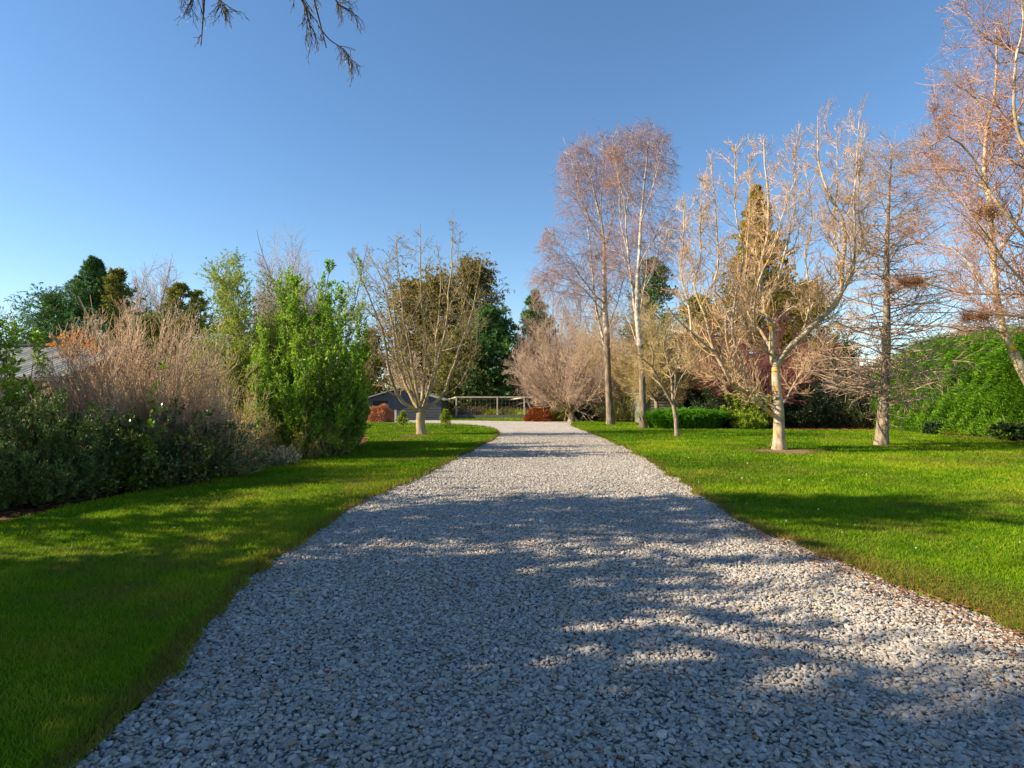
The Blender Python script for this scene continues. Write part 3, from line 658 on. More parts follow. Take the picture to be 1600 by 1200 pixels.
# --- the two tall birches
def birch(px, py, label, limbs, envs, seed, r0, group, nb=16):
    rng = np.random.default_rng(seed); Yb = gy(py); b = G(px, py)
    LB = limb_set(limbs, Yb, rng, 18); LB = (LB[0], LB[1] * .8)
    for i in range(len(LB[0])): LB[0][i, 2:] += np.cumsum(rng.normal(0, .02, (17, 3)), 0)
    lower = trunk_path([P(q[0], q[1], Yb) for q in limbs[0][0][:4]], r0 * .82, limbs[0][1] * .85, 16, 1.45)
    limb_parts = [(LB[0][i], LB[1][i]) for i in range(1, len(LB[0]))]
    t = thing('birch_tree', label, 'tree', b, group)
    T = Tubes(); T.add(*lower, 10); T.build('lower_trunk', barkmat('bark_birch_base', (.07, .052, .035), (.27, .21, .15), 6, (1, 1, .3), bump=.9), t)
    U = Tubes(); 
    up0 = resample([P(q[0], q[1], Yb + q[2]) for q in limbs[0][0][3:]], 16)
    U.add(up0, np.linspace(limbs[0][1] * .85, limbs[0][2], 17), 8)
    for p, r in limb_parts: U.add(p, r, 7)
    env = ellipsoids(*[(P(e[0], e[1], Yb + e[2]), e[3]) for e in envs])
    lv = grow(LB, [dict(n=nb, t0=.2, ang=46, sd=15, len=3.6, ratio=1, fall=.5, rr=.4, rmax=.03, rmin=.013, k=9, wander=.09, trop=(0, 0, .25), taper=.5),
      dict(n=9, t0=.15, ang=44, sd=14, len=1.5, ratio=.4, fall=.3, rr=.6, rmin=.008, k=5, wander=.13, trop=(0, 0, -.45), taper=.7),
      dict(n=5.5, t0=.15, ang=40, sd=16, len=.95, ratio=.4, fall=.2, rr=.7, rmin=.0058, k=4, wander=.12, trop=(0, 0, -1.3), taper=.8)], rng, env)
    U.add(*lv[0], sides=5); U.build('trunk', B_birch, t)
    K = Tubes(); K.add(*lv[1], sides=3); K.add(*lv[2], sides=3); K.build('crown', T_birch, t)
    print('birch', sum(len(q[0]) for q in lv))
birch(956, 665, 'tall white stemmed bare birch with drooping purplish twigs, nearer the gravel drive', [
  ([(956, 666, 0), (951, 610, 0), (949, 560, 0), (948, 520, 0), (945, 475, 0), (944, 420, 0), (943, 369, 0), (933, 320, 0), (922, 270, 0), (915, 240, 0)], .20, .02),
  ([(948, 560, 0), (938, 510, .6), (931, 475, 1), (926, 430, 1), (917, 346, 1), (905, 300, 1), (898, 262, 1)], .11, .018),
  ([(945, 475, 0), (925, 455, -.6), (905, 425, -1), (886, 395, -1.4), (872, 370, -1.6)], .06, .014),
  ([(947, 490, 0), (920, 462, -1), (895, 440, -1.6), (870, 434, -2), (850, 440, -2.2)], .055, .014),
  ([(943, 372, 0), (925, 350, -1), (908, 310, -1.4), (896, 262, -1.5), (888, 230, -1.5)], .06, .014),
  ([(944, 400, 0), (953, 350, .6), (957, 300, 1), (956, 250, 1.2), (958, 216, 1.2)], .07, .014),
  ([(943, 369, 0), (938, 320, -.8), (940, 270, -1), (938, 215, -1)], .06, .014),
  ([(948, 520, 0), (965, 470, -.5), (972, 430, -1), (978, 380, -1)], .05, .014)],
  [(912, 330, 0, (2.1, 2.4, 4.6)), (893, 440, -.5, (2.6, 2.8, 3.8)), (945, 300, 0, (1.8, 2.2, 3.6)), (862, 470, -.6, (2.0, 2.2, 3.0)), (950, 430, 0, (2.4, 2.4, 4.6))], 31, .26, 'tall birches side by side')
birch(1006, 671, 'tall white stemmed bare birch standing right of its twin, in front of green shed', [
  ([(1006, 672, 0), (1004, 620, 0), (1003, 580, 0), (1000, 540, 0), (996, 500, 0), (996, 440, 0), (999, 400, 0), (1001, 351, 0), (1007, 286, 0), (1012, 240, 0), (1014, 205, 0)], .16, .018),
  ([(998, 540, 0), (992, 490, .6), (989, 455, .8), (983, 402, .8), (979, 351, .8), (984, 290, .8), (987, 225, .8)], .10, .016),
  ([(979, 345, .8), (974, 310, .6), (962, 262, .4), (955, 215, .3)], .05, .012),
  ([(1001, 351, 0), (1014, 300, -.8), (1026, 255, -1), (1032, 215, -1)], .05, .012),
  ([(998, 420, 0), (1010, 390, -.6), (1028, 360, -1), (1046, 335, -1.2)], .04, .012),
  ([(983, 402, .8), (972, 360, 1.2), (968, 320, 1.4), (973, 250, 1.4)], .05, .012),
  ([(996, 470, 0), (1012, 440, .8), (1030, 420, 1.3), (1046, 405, 1.5)], .04, .012)],
  [(996, 290, 0, (2.0, 2.2, 3.3)), (985, 400, 0, (2.2, 2.2, 4.0)), (1020, 280, 0, (1.4, 1.6, 2.8)), (1030, 410, 0, (1.8, 2.2, 2.8)), (975, 470, 0, (2.4, 2.4, 3.2))], 32, .22, 'tall birches side by side', 11)

# --- small thin tree with olive twigs
rng = np.random.default_rng(9); Ys = gy(684)
trunk = trunk_path([G(1059, 684), P(1056, 655, Ys), P(1052, 632, Ys)], .085, .075, 8, 1.6)
limbs = [([(1052, 634, 0), (1040, 612, -.1), (1030, 595, -.2), (1020, 575, -.3), (1006, 562, -.4), (990, 548, -.5)], .06, .01),
 ([(1052, 634, 0), (1050, 610, .3), (1048, 585, .5), (1040, 555, .6), (1030, 520, .6)], .05, .01),
 ([(1052, 634, 0), (1055, 605, 0), (1056, 575, 0), (1064, 550, 0), (1075, 520, 0)], .045, .01),
 ([(1053, 628, 0), (1060, 600, -.4), (1068, 585, -.6), (1085, 560, -.8), (1098, 545, -.8)], .035, .01),
 ([(1036, 605, -.1), (1022, 592, .6), (1008, 580, .9), (995, 576, 1)], .03, .01),
 ([(1020, 575, -.3), (1020, 550, -.4), (1012, 520, -.4), (1015, 490, -.4)], .03, .01), ([(1049, 590, .4), (1062, 560, .9), (1058, 520, 1.1), (1056, 485, 1.1)], .03, .01)]
LB = limb_set(limbs, Ys, rng, 12)
env = ellipsoids((P(1042, 545, Ys), (1.7, 1.6, 1.25)), (P(1040, 510, Ys), (1.3, 1.4, 1.15)))
def lf(L, lv, r):
    p, d = along(lv[-1][0], 1, r); L.add(p, d, .05, .02, r, spread=.3)
lf.mat = L_lime
tree('young_tree', 'slender bare tree with yellow olive twigs in front of the strap leaf clump', 'tree', G(1058, 684), [trunk] + [(LB[0][i], LB[1][i]) for i in range(len(limbs))], LB,
     [dict(n=12, t0=.2, ang=48, sd=12, len=.75, ratio=1, fall=.3, rr=.45, rmax=.015, rmin=.008, k=5, wander=.12, trop=(0, 0, .15), taper=.6),
      dict(n=7, t0=.15, ang=50, sd=14, len=.36, ratio=.45, fall=.3, rr=.65, rmin=.006, k=3, wander=.15, trop=(0, 0, .1), taper=.8),
      dict(n=4, t0=.15, ang=50, sd=14, len=.2, ratio=.45, fall=.3, rr=.65, rmin=.005, k=2, wander=.15, trop=(0, 0, .1), taper=.8)], rng, B_grey, T_olive, env)

# --- straight larch-like tree, fine horizontal branches
def larch(label, base, top, r0, seed, n1, l1, Y, lo, mt=T_larch, cat='tree'):
    rng = np.random.default_rng(seed)
    p = resample([base, base * .66 + top * .34 + np.array([.05, 0, 0]), base * .33 + top * .67 - np.array([.04, 0, 0]), top], 24); r = np.linspace(r0, .02, 25) * (1 + .35 * np.exp(-np.arange(25) / 1.0))
    t = thing('larch_tree', label, cat, (base[0], base[1], 0)); T = Tubes(); T.add(p, r, 10); T.build('trunk', B_grey, t)
    lv = grow((p[None], r[None]), [dict(n=n1, t0=lo, ang=82, sd=9, len=l1, ratio=1, fall=.62, rr=.25, rmax=.022, rmin=.008, k=9, wander=.10, trop=(0, 0, .10), taper=.45),
       dict(n=9, t0=.12, ang=50, sd=12, len=.75, ratio=.4, fall=.4, rr=.6, rmin=.0055, k=3, wander=.13, trop=(0, 0, 0), taper=.7, flat=.5),
       dict(n=4, t0=.15, ang=55, sd=12, len=.3, ratio=.4, fall=.4, rr=.7, rmin=.0045, k=2, wander=.13, trop=(0, 0, .1), taper=.8, flat=.7)], rng)
    K = Tubes(); K.add(*lv[0], sides=4); K.add(*lv[1], sides=3); K.add(*lv[2], sides=3); K.build('crown', mt, t)
Yl = gy(697)
larch('tall straight trunked bare tree with thin level branches, right of the pale limbed tree', G(1377, 698), P(1393, 232, Yl), .17, 41, 170, 2.9, Yl, .13)

# --- big lichened tree leaning in from the right edge
rng = np.random.default_rng(12); Yr = 12.0
trunk = trunk_path([np.array([P(1690, 735, Yr)[0], Yr, 0]), P(1660, 680, Yr), P(1625, 625, Yr), P(1600, 584, Yr), P(1583, 549, Yr)], .15, .085, 14, 1.3)
limbs = [
 ([(1583, 549, 0), (1569, 520, 0), (1560, 470, 0), (1553, 400, 0), (1550, 330, 0), (1540, 270, .1), (1545, 200, .2), (1560, 120, .3), (1555, 40, .4)], .11, .02),
 ([(1690, 600, -.3), (1650, 440, -.3), (1600, 367, -.3), (1572, 330, -.3), (1550, 300, -.3), (1530, 252, -.3), (1505, 222, -.4), (1480, 210, -.5), (1455, 222, -.5)], .10, .016),
 ([(1660, 680, 0), (1680, 560, 0), (1640, 500, -.3), (1600, 451, -.5), (1575, 420, -.6), (1545, 380, -.8), (1510, 340, -1)], .10, .016),
 ([(1700, 470, .2), (1600, 463, 0), (1565, 462, 0), (1532, 459, 0), (1487, 453, 0), (1441, 441, -.1), (1400, 436, -.2)], .055, .012),
 ([(1569, 521, 0), (1540, 514, -.3), (1505, 519, -.5), (1470, 512, -.6), (1430, 520, -.7)], .04, .01),
 ([(1700, 260, 0), (1600, 196, 0), (1560, 186, 0), (1540, 160, 0), (1520, 142, 0), (1490, 120, 0), (1462, 100, 0)], .06, .012),
 ([(1700, 130, 0), (1600, 91, 0), (1570, 78, 0), (1545, 66, 0), (1525, 50, 0), (1508, 30, 0), (1494, 14, 0)], .06, .012),
 ([(1700, 330, -.8), (1620, 250, -.8), (1585, 200, -.8), (1575, 120, -.8), (1590, 40, -.8), (1580, -40, -.8)], .07, .015),
 ([(1560, 470, 0), (1535, 430, .7), (1510, 395, 1), (1480, 380, 1.3), (1440, 380, 1.5)], .045, .01),
 ([(1553, 400, 0), (1530, 350, .7), (1500, 310, 1), (1470, 290, 1.2), (1435, 262, 1.3)], .045, .01),
 ([(1545, 300, 0), (1520, 282, .8), (1480, 262, 1.2), (1450, 230, 1.3), (1430, 190, 1.3)], .04, .01),
 ([(1545, 200, .2), (1520, 190, .8), (1490, 175, 1), (1470, 150, 1.1)], .035, .01),
 ([(1700, 520, -1), (1620, 500, -1), (1560, 490, -1.1), (1500, 480, -1.2), (1450, 470, -1.2)], .045, .01),
 ([(1553, 400, 0), (1590, 350, .8), (1605, 280, 1), (1600, 200, 1), (1620, 100, 1)], .06, .015),
 ([(1600, 580, 0), (1620, 520, .8), (1640, 420, 1.4), (1650, 300, 1.6), (1640, 150, 1.8), (1660, 0, 1.8)], .10, .02),
]
LB = limb_set(limbs, Yr, rng, 16)
for i in range(len(LB[0])): LB[0][i, 2:] += np.cumsum(rng.normal(0, .018, (15, 3)), 0)
LB = (LB[0], LB[1] * .62)
env = ellipsoids((P(1620, 330, Yr), (2.7, 2.6, 3.0)), (P(1620, 60, Yr), (1.7, 2.3, 2.6)), (P(1500, 440, Yr), (1.3, 2, 1.1)))
def lf(L, lv, r):
    p, d = lv[-1][0][:, -1], norm(lv[-1][0][:, -1] - lv[-1][0][:, -2]); L.add(p, d, .03, .014, r, spread=.2)
lf.mat = L_bud
tree('spreading_tree', 'large bare tree with tangled reddish twigs leaning in from the right edge', 'tree', (trunk[0][0][0], Yr, 0), [trunk] + [(LB[0][i], LB[1][i]) for i in range(len(limbs))], LB,
     [dict(n=30, t0=.1, ang=50, sd=16, len=1.2, ratio=1, fall=.35, rr=.42, rmax=.015, rmin=.006, k=8, wander=.11, trop=(0, 0, .3), taper=.5),
      dict(n=8, t0=.12, ang=48, sd=14, len=.5, ratio=.45, fall=.3, rr=.62, rmin=.0042, k=4, wander=.12, trop=(0, 0, .2), taper=.65),
      dict(n=3.2, t0=.15, ang=45, sd=14, len=.2, ratio=.45, fall=.3, rr=.7, rmin=.003, k=2, wander=.15, trop=(0, 0, .1), taper=.8)], rng, B_pale, T_oak, env, leaf=lf)

# bird nests in it
def nest(px, py, Y, w_, h_, label, seed):
    rng = np.random.default_rng(seed); c = P(px, py, Y); t = thing('nest', label, 'nest', c, 'twig nests in the right tree')
    N = 420; a = rng.uniform(0, 6.283, N); rr = w_ * np.sqrt(rng.uniform(.15, 1, N)); z = h_ * rng.normal(0, .38, N)
    s = c + np.c_[np.cos(a) * rr, np.sin(a) * rr, z + .25 * h_ * (rr / w_) ** 2]
    d = np.c_[-np.sin(a), np.cos(a), rng.normal(0, .3, N)] + rng.normal(0, .45, (N, 3))
    pts = advance(s, d, rng.uniform(.08, .26, N), 3, .15, (0, 0, 0), rng); K = Tubes(); K.add(pts, tap(np.full(N, .004), np.full(N, .0025), 3), 3); o = K.build('woven_twigs', barkmat('nest_twig', (.10, .05, .025), (.27, .14, .075), 3), t)
nest(1540, 335, Yr - .3, .17, .12, 'round twig nest high in the bare tree at the right edge, uppermost', 3)
nest(1422, 441, Yr - .2, .15, .07, 'flat twig tangle at the end of a level branch beside the straight trunk', 4)
nest(1524, 496, Yr - 1.1, .20, .06, 'wide dark twig tangle above the bright green hedge', 5)

# --- fan of pinkish twigs at the bend, and others of that habit
def fan_tree(name, label, base, hgt, rad, mb, mt, seed, n0=9, stem_r=.06, trunk_h=.5, n1=14, n2=8, rmin=.010, spread=1.0, trop=.5, n3=0, group=None, leaf=None, cat='tree', zc=.58, tr=.14):
    rng = np.random.default_rng(seed); base = np.array([base[0], base[1], 0.])
    p, r = trunk_path([base, base + np.array([.04, 0, trunk_h * .6]), base + np.array([0, 0, trunk_h])], tr, tr * .8, 6, 1.4)
    a = np.arange(n0) * 2.399 + rng.uniform(0, .6, n0); el = np.radians(90 - spread * 62 * np.sqrt((np.arange(n0) + .5) / n0))
    d = np.c_[np.cos(a) * np.cos(el), np.sin(a) * np.cos(el), np.sin(el)]
    s = base + np.array([0, 0, trunk_h * .93]) + d * tr * .3
    lim = np.minimum(rad / np.maximum(np.cos(el), .05), (hgt - trunk_h) / np.maximum(np.sin(el), .05)) * .98
    pts = advance(s, d, lim * rng.uniform(.75, 1, n0), 12, .07, (0, 0, trop * .4), rng); rd = tap(np.full(n0, stem_r), np.full(n0, rmin), 12)
    env = ellipsoids((base + np.array([0, 0, hgt * zc]), (rad, rad, hgt * (1 - zc))), (base + np.array([0, 0, hgt * .42]), (rad * .75, rad * .75, hgt * .36)))
    lv = grow((pts, rd), [dict(n=n1, t0=.12, ang=34, sd=10, len=hgt * .30, ratio=1, fall=.35, rr=.5, rmax=.03, rmin=rmin, k=6, wander=.10, trop=(0, 0, trop), taper=.6),
        dict(n=n2, t0=.1, ang=36, sd=12, len=hgt * .13, ratio=1, fall=.3, rr=.7, rmin=rmin * .75, k=4, wander=.12, trop=(0, 0, trop), taper=.7)] +
        ([dict(n=n3, t0=.1, ang=38, sd=12, len=hgt * .06, ratio=1, fall=.3, rr=.7, rmin=rmin * .6, k=2, wander=.12, trop=(0, 0, trop * .5), taper=.8)] if n3 else []), rng, env)
    t = thing(name, label, cat, base, group)
    T = Tubes(); T.add(p, r, 8); T.add(pts, rd, 6); T.build('trunk', mb, t)
    K = Tubes()
    for i, q in enumerate(lv): K.add(*q, sides=4 if i == 0 else 3)
    K.build('crown', mt, t)
    if leaf:
        L = Leaves(); leaf(L, lv, rng); L.build('foliage', leaf.mat, t)
    print(name, sum(len(q[0]) for q in lv)); return t
bx_ = G(898, 656)
fan_tree('pruned_tree', 'wide bare tree with a fan of pinkish twigs beside the brown heap at the bend', (bx_[0] - .7, bx_[1] - 4.5), 7.4, 4.9, B_lichen, T_pink, 51, n0=22, stem_r=.07, trunk_h=.7, n1=15, n2=9, n3=4, rmin=.009, trop=.3, tr=.24, spread=1.32, zc=.42)
def leafer(m, n, L_, W_, levels=(-1,), spread=.7, prob=1, **kw):
    def f(L, lv, r):
        for i in levels:
            p, d = along(lv[i][0], n, r); k = r.random(len(p)) < prob; L.add(p[k], d[k], L_, W_, r, spread=spread, **kw)
    f.mat = m; return f
q = G(1190, 668)
fan_tree('plum_tree', 'round bare tree with dusky plum red twigs behind the pale limbed tree', (q[0], q[1]), 6.3, 4.0, B_dark, T_plum, 52, n0=18, stem_r=.05, trunk_h=1.0, n1=16, n2=9, n3=4, rmin=.008, trop=.15, spread=1.15, tr=.16)
# background bare trees
def far_fan(px, topy, Y, wpx, label, seed, mt=T_grey, n0=12, **kw):
    hgt = P(px, topy, Y)[2]; x = P(px, 600, Y)[0]
    return fan_tree('bare_tree', label, (x, Y), hgt, wpx / F * Y, B_grey, mt, seed, n0=n0, rmin=kw.pop('rmin', .02), **kw)
far_fan(456, 336, 62, 58, 'tall pale bare tree with upright twigs behind the bright green bush', 61, n0=30, trunk_h=4, n1=22, n2=10, trop=.45, spread=.95, stem_r=.11, tr=.3, zc=.55, n3=3, rmin=.018)
far_fan(236, 378, 55, 50, 'pale bare tree rising between the dark conifer and the olive conifer', 62, n0=26, trunk_h=3, n1=20, n2=10, trop=.45, spread=.95, stem_r=.09, tr=.25, n3=3, rmin=.016)
far_fan(14, 462, 60, 38, 'small bare tree on the skyline at the left edge', 63, n0=10, trunk_h=3, n1=8, n2=6, trop=.3, spread=1.1, stem_r=.11, tr=.25)
far_fan(895, 440, 56, 95, 'wide hazy bare brown tree far behind the birches', 64, mt=T_pink, n0=24, trunk_h=1.5, n1=18, n2=10, n3=3, trop=.4, spread=1.1, stem_r=.08, tr=.25, rmin=.013)
far_fan(972, 455, 48, 75, 'tawny bare tree between the two birch trunks, behind them', 69, mt=T_olive, n0=20, trunk_h=1.5, n1=17, n2=10, n3=3, trop=.4, spread=1.1, stem_r=.08, tr=.22, rmin=.012)
far_fan(1110, 480, 40, 75, 'pinkish bare tree behind the yellow twigged young tree and the strap leaves', 70, mt=T_plum, n0=20, trunk_h=1.2, n1=17, n2=10, n3=3, trop=.3, spread=1.15, stem_r=.07, tr=.2, rmin=.011)
far_fan(1025, 470, 34.2, 78, 'bare tawny twigged tree in front of the green shed, right of the second birch', 65, mt=T_olive, n0=15, trunk_h=1.5, n1=17, n2=10, n3=3, trop=.15, spread=1.1, stem_r=.05, tr=.14, rmin=.010)
far_fan(820, 562, 56, 45, 'low rounded bare shrub behind the garden cage', 66, mt=T_tan, n0=14, trunk_h=.4, n1=9, n2=7, trop=.4, spread=1.2, stem_r=.06, tr=.15, rmin=.016)
far_fan(1340, 500, 33, 85, 'low bare greyish tree with arching twigs behind the straight trunk', 67, mt=T_grey, n0=15, trunk_h=.6, n1=12, n2=8, trop=-.1, spread=1.25, stem_r=.06, tr=.15, rmin=.012)
far_fan(640, 545, 50, 45, 'bare tan tree overhanging the grey shed roof', 68, mt=T_tan, n0=13, trunk_h=1.2, n1=9, n2=7, trop=.3, spread=1.1, stem_r=.08, tr=.2, rmin=.018)

# ================================================================== evergreens and shrubs
def conifer(name, label, base, hgt, rad, mleaf, seed, n1=110, n2=9, L_=.3, W_=.09, up=18, power=.9, lo=.05, nleaf=7, droop=.25, tr=.25, trop=.35, group=None, jitter=.25, shape=None, cat='tree', n3=0, leafdroop=.15, lean=0):
    """trunk with whorls of boughs, sprays on the boughs, needle sprays on those"""
    rng = np.random.default_rng(seed); base = np.array([base[0], base[1], 0.])
    p = resample([base, base + np.array([lean * .3, 0, hgt * .5]), base + np.array([lean, 0, hgt])], 20); r = np.linspace(tr, .015, 21)
    t = thing(name, label, cat, base, group)
    tt = np.sort(lo + (1 - lo) * rng.random(n1) ** 1.0); x = np.clip(tt, 0, .999) * 20; i0 = x.astype(int); fr = (x - i0)[:, None]
    pos = p[i0] * (1 - fr) + p[i0 + 1] * fr
    a = rng.uniform(0, 6.283, n1); e = np.radians(rng.normal(up, 9, n1))
    d = np.c_[np.cos(a) * np.cos(e), np.sin(a) * np.cos(e), np.sin(e)]
    prof = shape(tt) if shape else np.clip(1 - tt, 0, 1) ** power
    sect = 1 + jitter * np.sin(a * 3 + seed) * np.sin(tt * 9 + seed)      # uneven outline
    ln = rad * (prof + .015) * sect * rng.uniform(.75, 1.08, n1) / np.cos(e)
    b1 = advance(pos, d, ln, 6, .06, (0, 0, trop), rng); r1 = tap(np.full(n1, tr * .22) * (prof + .15), np.full(n1, .012), 6)
    lv = grow((b1, r1), [dict(n=n2, t0=.12, ang=48, sd=12, ratio=.44, fall=.5, rr=.5, rmin=.008, rmax=.02, k=3, wander=.1, trop=(0, 0, -droop + .2), flat=.45)] +
              ([dict(n=n3, t0=.1, ang=45, sd=12, ratio=.45, fall=.4, rr=.6, rmin=.006, rmax=.012, k=2, wander=.1, trop=(0, 0, -droop), flat=.6)] if n3 else []), rng)
    T = Tubes(); T.add(p, r, 8); T.add(b1, r1, 4); T.build('trunk', B_dark, t)
    L = Leaves()
    q, dd = along(lv[-1][0], nleaf, rng); L.add(q, dd, L_, W_, rng, spread=.42, droop=leafdroop)
    q, dd = along(b1, max(2, nleaf), rng, .3); L.add(q, dd, L_, W_, rng, spread=.5, droop=leafdroop)
    L.build('foliage', mleaf, t); print(name, sum(len(v) // 4 for v in L.v))
    return t
def at(px, topy, Y): return (P(px, 600, Y)[0], Y), P(px, topy, Y)[2]
def con(px, topy, Y, wpx, label, m, seed, name='conifer', **kw):
    b, h = at(px, topy, Y); return conifer(name, label, b, h, wpx / F * Y, m, seed, **kw)
# skyline behind the left shrubs
con(137, 404, 50, 200, 'large dark green cedar with upswept boughs on the left skyline', L_con, 71, 'cedar_tree', n1=300, n2=11, n3=4, L_=.30, W_=.07, up=12, power=1.15, nleaf=5, trop=.15, lean=.3, tr=.35, jitter=.3)
con(80, 458, 49, 75, 'lower dark green cedar crown overlapping the left side of the tallest one', L_con, 72, 'cedar_tree', n1=130, n2=9, n3=3, L_=.28, W_=.07, up=14, power=1.0, nleaf=6, trop=.15)
con(180, 426, 48, 34, 'small yellowish round headed eucalypt beside the dark cedar', L_conol, 73, 'gum_tree', n1=90, n2=8, L_=.26, W_=.10, up=35, lo=.5, shape=lambda t: np.sqrt(np.clip((1 - t) * (t - .4) * 4, 0, 1)), nleaf=9, tr=.12)
con(280, 444, 46, 110, 'olive green cypress with soft tips behind the brown shrub', L_conol, 74, 'cypress_tree', n1=150, n2=9, L_=.28, W_=.08, up=15, power=.8, trop=.1, nleaf=9)
con(308, 456, 50, 80, 'narrower olive cypress on the right flank of the soft tipped one', L_conol, 75, 'cypress_tree', n1=110, n2=8, L_=.28, W_=.08, up=15, power=.8, trop=.1, nleaf=9)
con(228, 500, 43, 55, 'low dull green conifer showing between the bare tree and the brown shrub', L_conol, 76, 'cypress_tree', n1=110, n2=8, L_=.26, W_=.08, up=35, power=.5, nleaf=8)
# behind the hawthorn
con(662, 456, 60, 78, 'broad brownish green gum tree behind the hawthorn', L_gum, 77, 'gum_tree', n1=210, n2=10, n3=3, L_=.34, W_=.12, up=30, lo=.15, shape=lambda t: np.sqrt(np.clip((1 - t) * (t + .1) * 3.4, 0, 1)), nleaf=5, tr=.35, droop=.4)
con(735, 415, 63, 52, 'tall olive brown gum tree with hanging tips behind the dark cypress', L_gum, 78, 'gum_tree', n1=190, n2=10, n3=3, L_=.34, W_=.11, up=30, lo=.2, shape=lambda t: np.sqrt(np.clip((1 - t) * (t + .25) * 3, 0, 1)), nleaf=5, tr=.3, droop=.8)
con(765, 482, 56, 80, 'broad dark green cypress with tiered boughs behind the garden cage', L_con, 79, 'cypress_tree', n1=200, n2=10, n3=3, L_=.34, W_=.10, up=14, power=.6, nleaf=6, trop=.2)
con(715, 520, 53, 48, 'mid green cypress low in front of the dark tiered one', L_conol, 80, 'cypress_tree', n1=150, n2=9, L_=.30, W_=.10, up=24, power=.45, nleaf=8, trop=.5)
con(836, 456, 58, 62, 'dark blue green cypress between the tiered cypress and the birches', L_con, 81, 'cypress_tree', n1=170, n2=9, n3=3, L_=.34, W_=.09, up=12, power=.75, nleaf=6, trop=.2)
con(578, 520, 58, 40, 'dull green cypress seen between the bright bush and the hawthorn', L_conol, 82, 'cypress_tree', n1=130, n2=8, L_=.30, W_=.10, up=30, power=.5, nleaf=8)
# behind the right hand trees
con(1186, 288, 38, 125, 'golden olive conifer rising behind the pale limbed tree', L_gold, 83, 'golden_cypress', n1=300, n2=10, n3=3, L_=.24, W_=.07, up=10, power=1.0, nleaf=6, trop=.1, jitter=.35, tr=.25)
con(1022, 408, 52, 75, 'dark conifer top showing between the second birch and pale limbed tree', L_con, 84, 'cypress_tree', n1=170, n2=9, L_=.34, W_=.10, up=25, power=.6, nleaf=9)
con(1090, 470, 46, 65, 'olive conifer behind the yellow twigged young tree', L_conol, 85, 'cypress_tree', n1=150, n2=9, L_=.30, W_=.10, up=30, power=.5, nleaf=8)
con(1262, 450, 44, 85, 'dull olive conifer behind the plum red tree', L_conol, 86, 'cypress_tree', n1=170, n2=9, L_=.28, W_=.09, up=30, power=.5, nleaf=8)
con(1312, 545, 42, 50, 'low dark green conifer in the gap left of the straight trunk', L_con, 87, 'cypress_tree', n1=120, n2=9, L_=.28, W_=.09, up=28, power=.45, nleaf=8)

def shrub(name, label, base, hgt, rad, mleaf, mstem, seed, n0=30, n1=7, n2=5, leaf=(.06, .03), nleaf=4, stem_r=.014, rmin=.004, trop=.5, spread=1.0, wander=.1, lsp=.7, cat='shrub', group=None, lenk=.3, lo=.15, ry=None, extra=None, k0=8, nl0=0, prob=1.0, upl=0.0, base_r=.35, shape=.55, lv_=.72, envk=1.08):
    """stems fan from a patch of soil, side shoots, leaves on the shoots"""
    rng = np.random.default_rng(seed); base = np.array([base[0], base[1], 0.]); ry = ry or rad
    t = thing(name, label, cat, base, group)
    a = np.arange(n0) * 2.399 + rng.uniform(0, .7, n0); q = np.sqrt((np.arange(n0) + .5) / n0)
    el = np.radians(90 - spread * 72 * q)
    d = np.c_[np.cos(a) * np.cos(el), np.sin(a) * np.cos(el) * ry / rad, np.sin(el)]
    s = base + np.c_[np.cos(a) * q * rad * base_r, np.sin(a) * q * ry * base_r, np.zeros(n0)]
    lim = np.minimum(rad * (1 - base_r * q) / np.maximum(np.cos(el), .05), hgt / np.maximum(np.sin(el), .05) * (1 - .25 * q ** 3))
    pts = advance(s, d, lim * rng.uniform(lv_, 1.04 + (.72 - lv_) * .6, n0), k0, wander * .6, (0, 0, trop * .3), rng); rd = tap(np.full(n0, stem_r), np.full(n0, rmin), k0)
    env = ellipsoids((base + np.array([0, 0, hgt * shape]), (rad * envk, ry * envk, hgt * (1.04 - shape) * envk)), (base + np.array([0, 0, hgt * .4]), (rad, ry, hgt * .42)))
    lv = grow((pts, rd), [dict(n=n1, t0=lo, ang=38, sd=12, len=hgt * lenk, ratio=1, fall=.3, rr=.6, rmin=rmin, k=5, wander=wander, trop=(0, 0, trop), taper=.6),
                          dict(n=n2, t0=.1, ang=40, sd=12, len=hgt * lenk * .42, ratio=1, fall=.3, rr=.7, rmin=rmin * .7, k=3, wander=wander, trop=(0, 0, trop), taper=.7)], rng, env)
    T = Tubes(); T.add(pts, rd, 5); T.add(*lv[0], sides=3); T.add(*lv[1], sides=3); T.build('stems', mstem, t)
    tot = 0
    if mleaf:
        L = Leaves()
        for lvl, nn in ((1, nleaf), (0, nl0)):
            if nn:
                p, dd = along(lv[lvl][0], nn, rng); k = rng.random(len(p)) < prob; L.add(p[k], dd[k], leaf[0], leaf[1], rng, spread=lsp, up=upl); tot += k.sum()
        if tot: L.build('foliage', mleaf, t)
    if extra: extra(t, lv, rng)
    print(name, len(lv[1][0]), tot); return t
X = lambda px, Y: P(px, 600, Y)[0]
Hh = lambda py, Y: P(800, py, Y)[2]
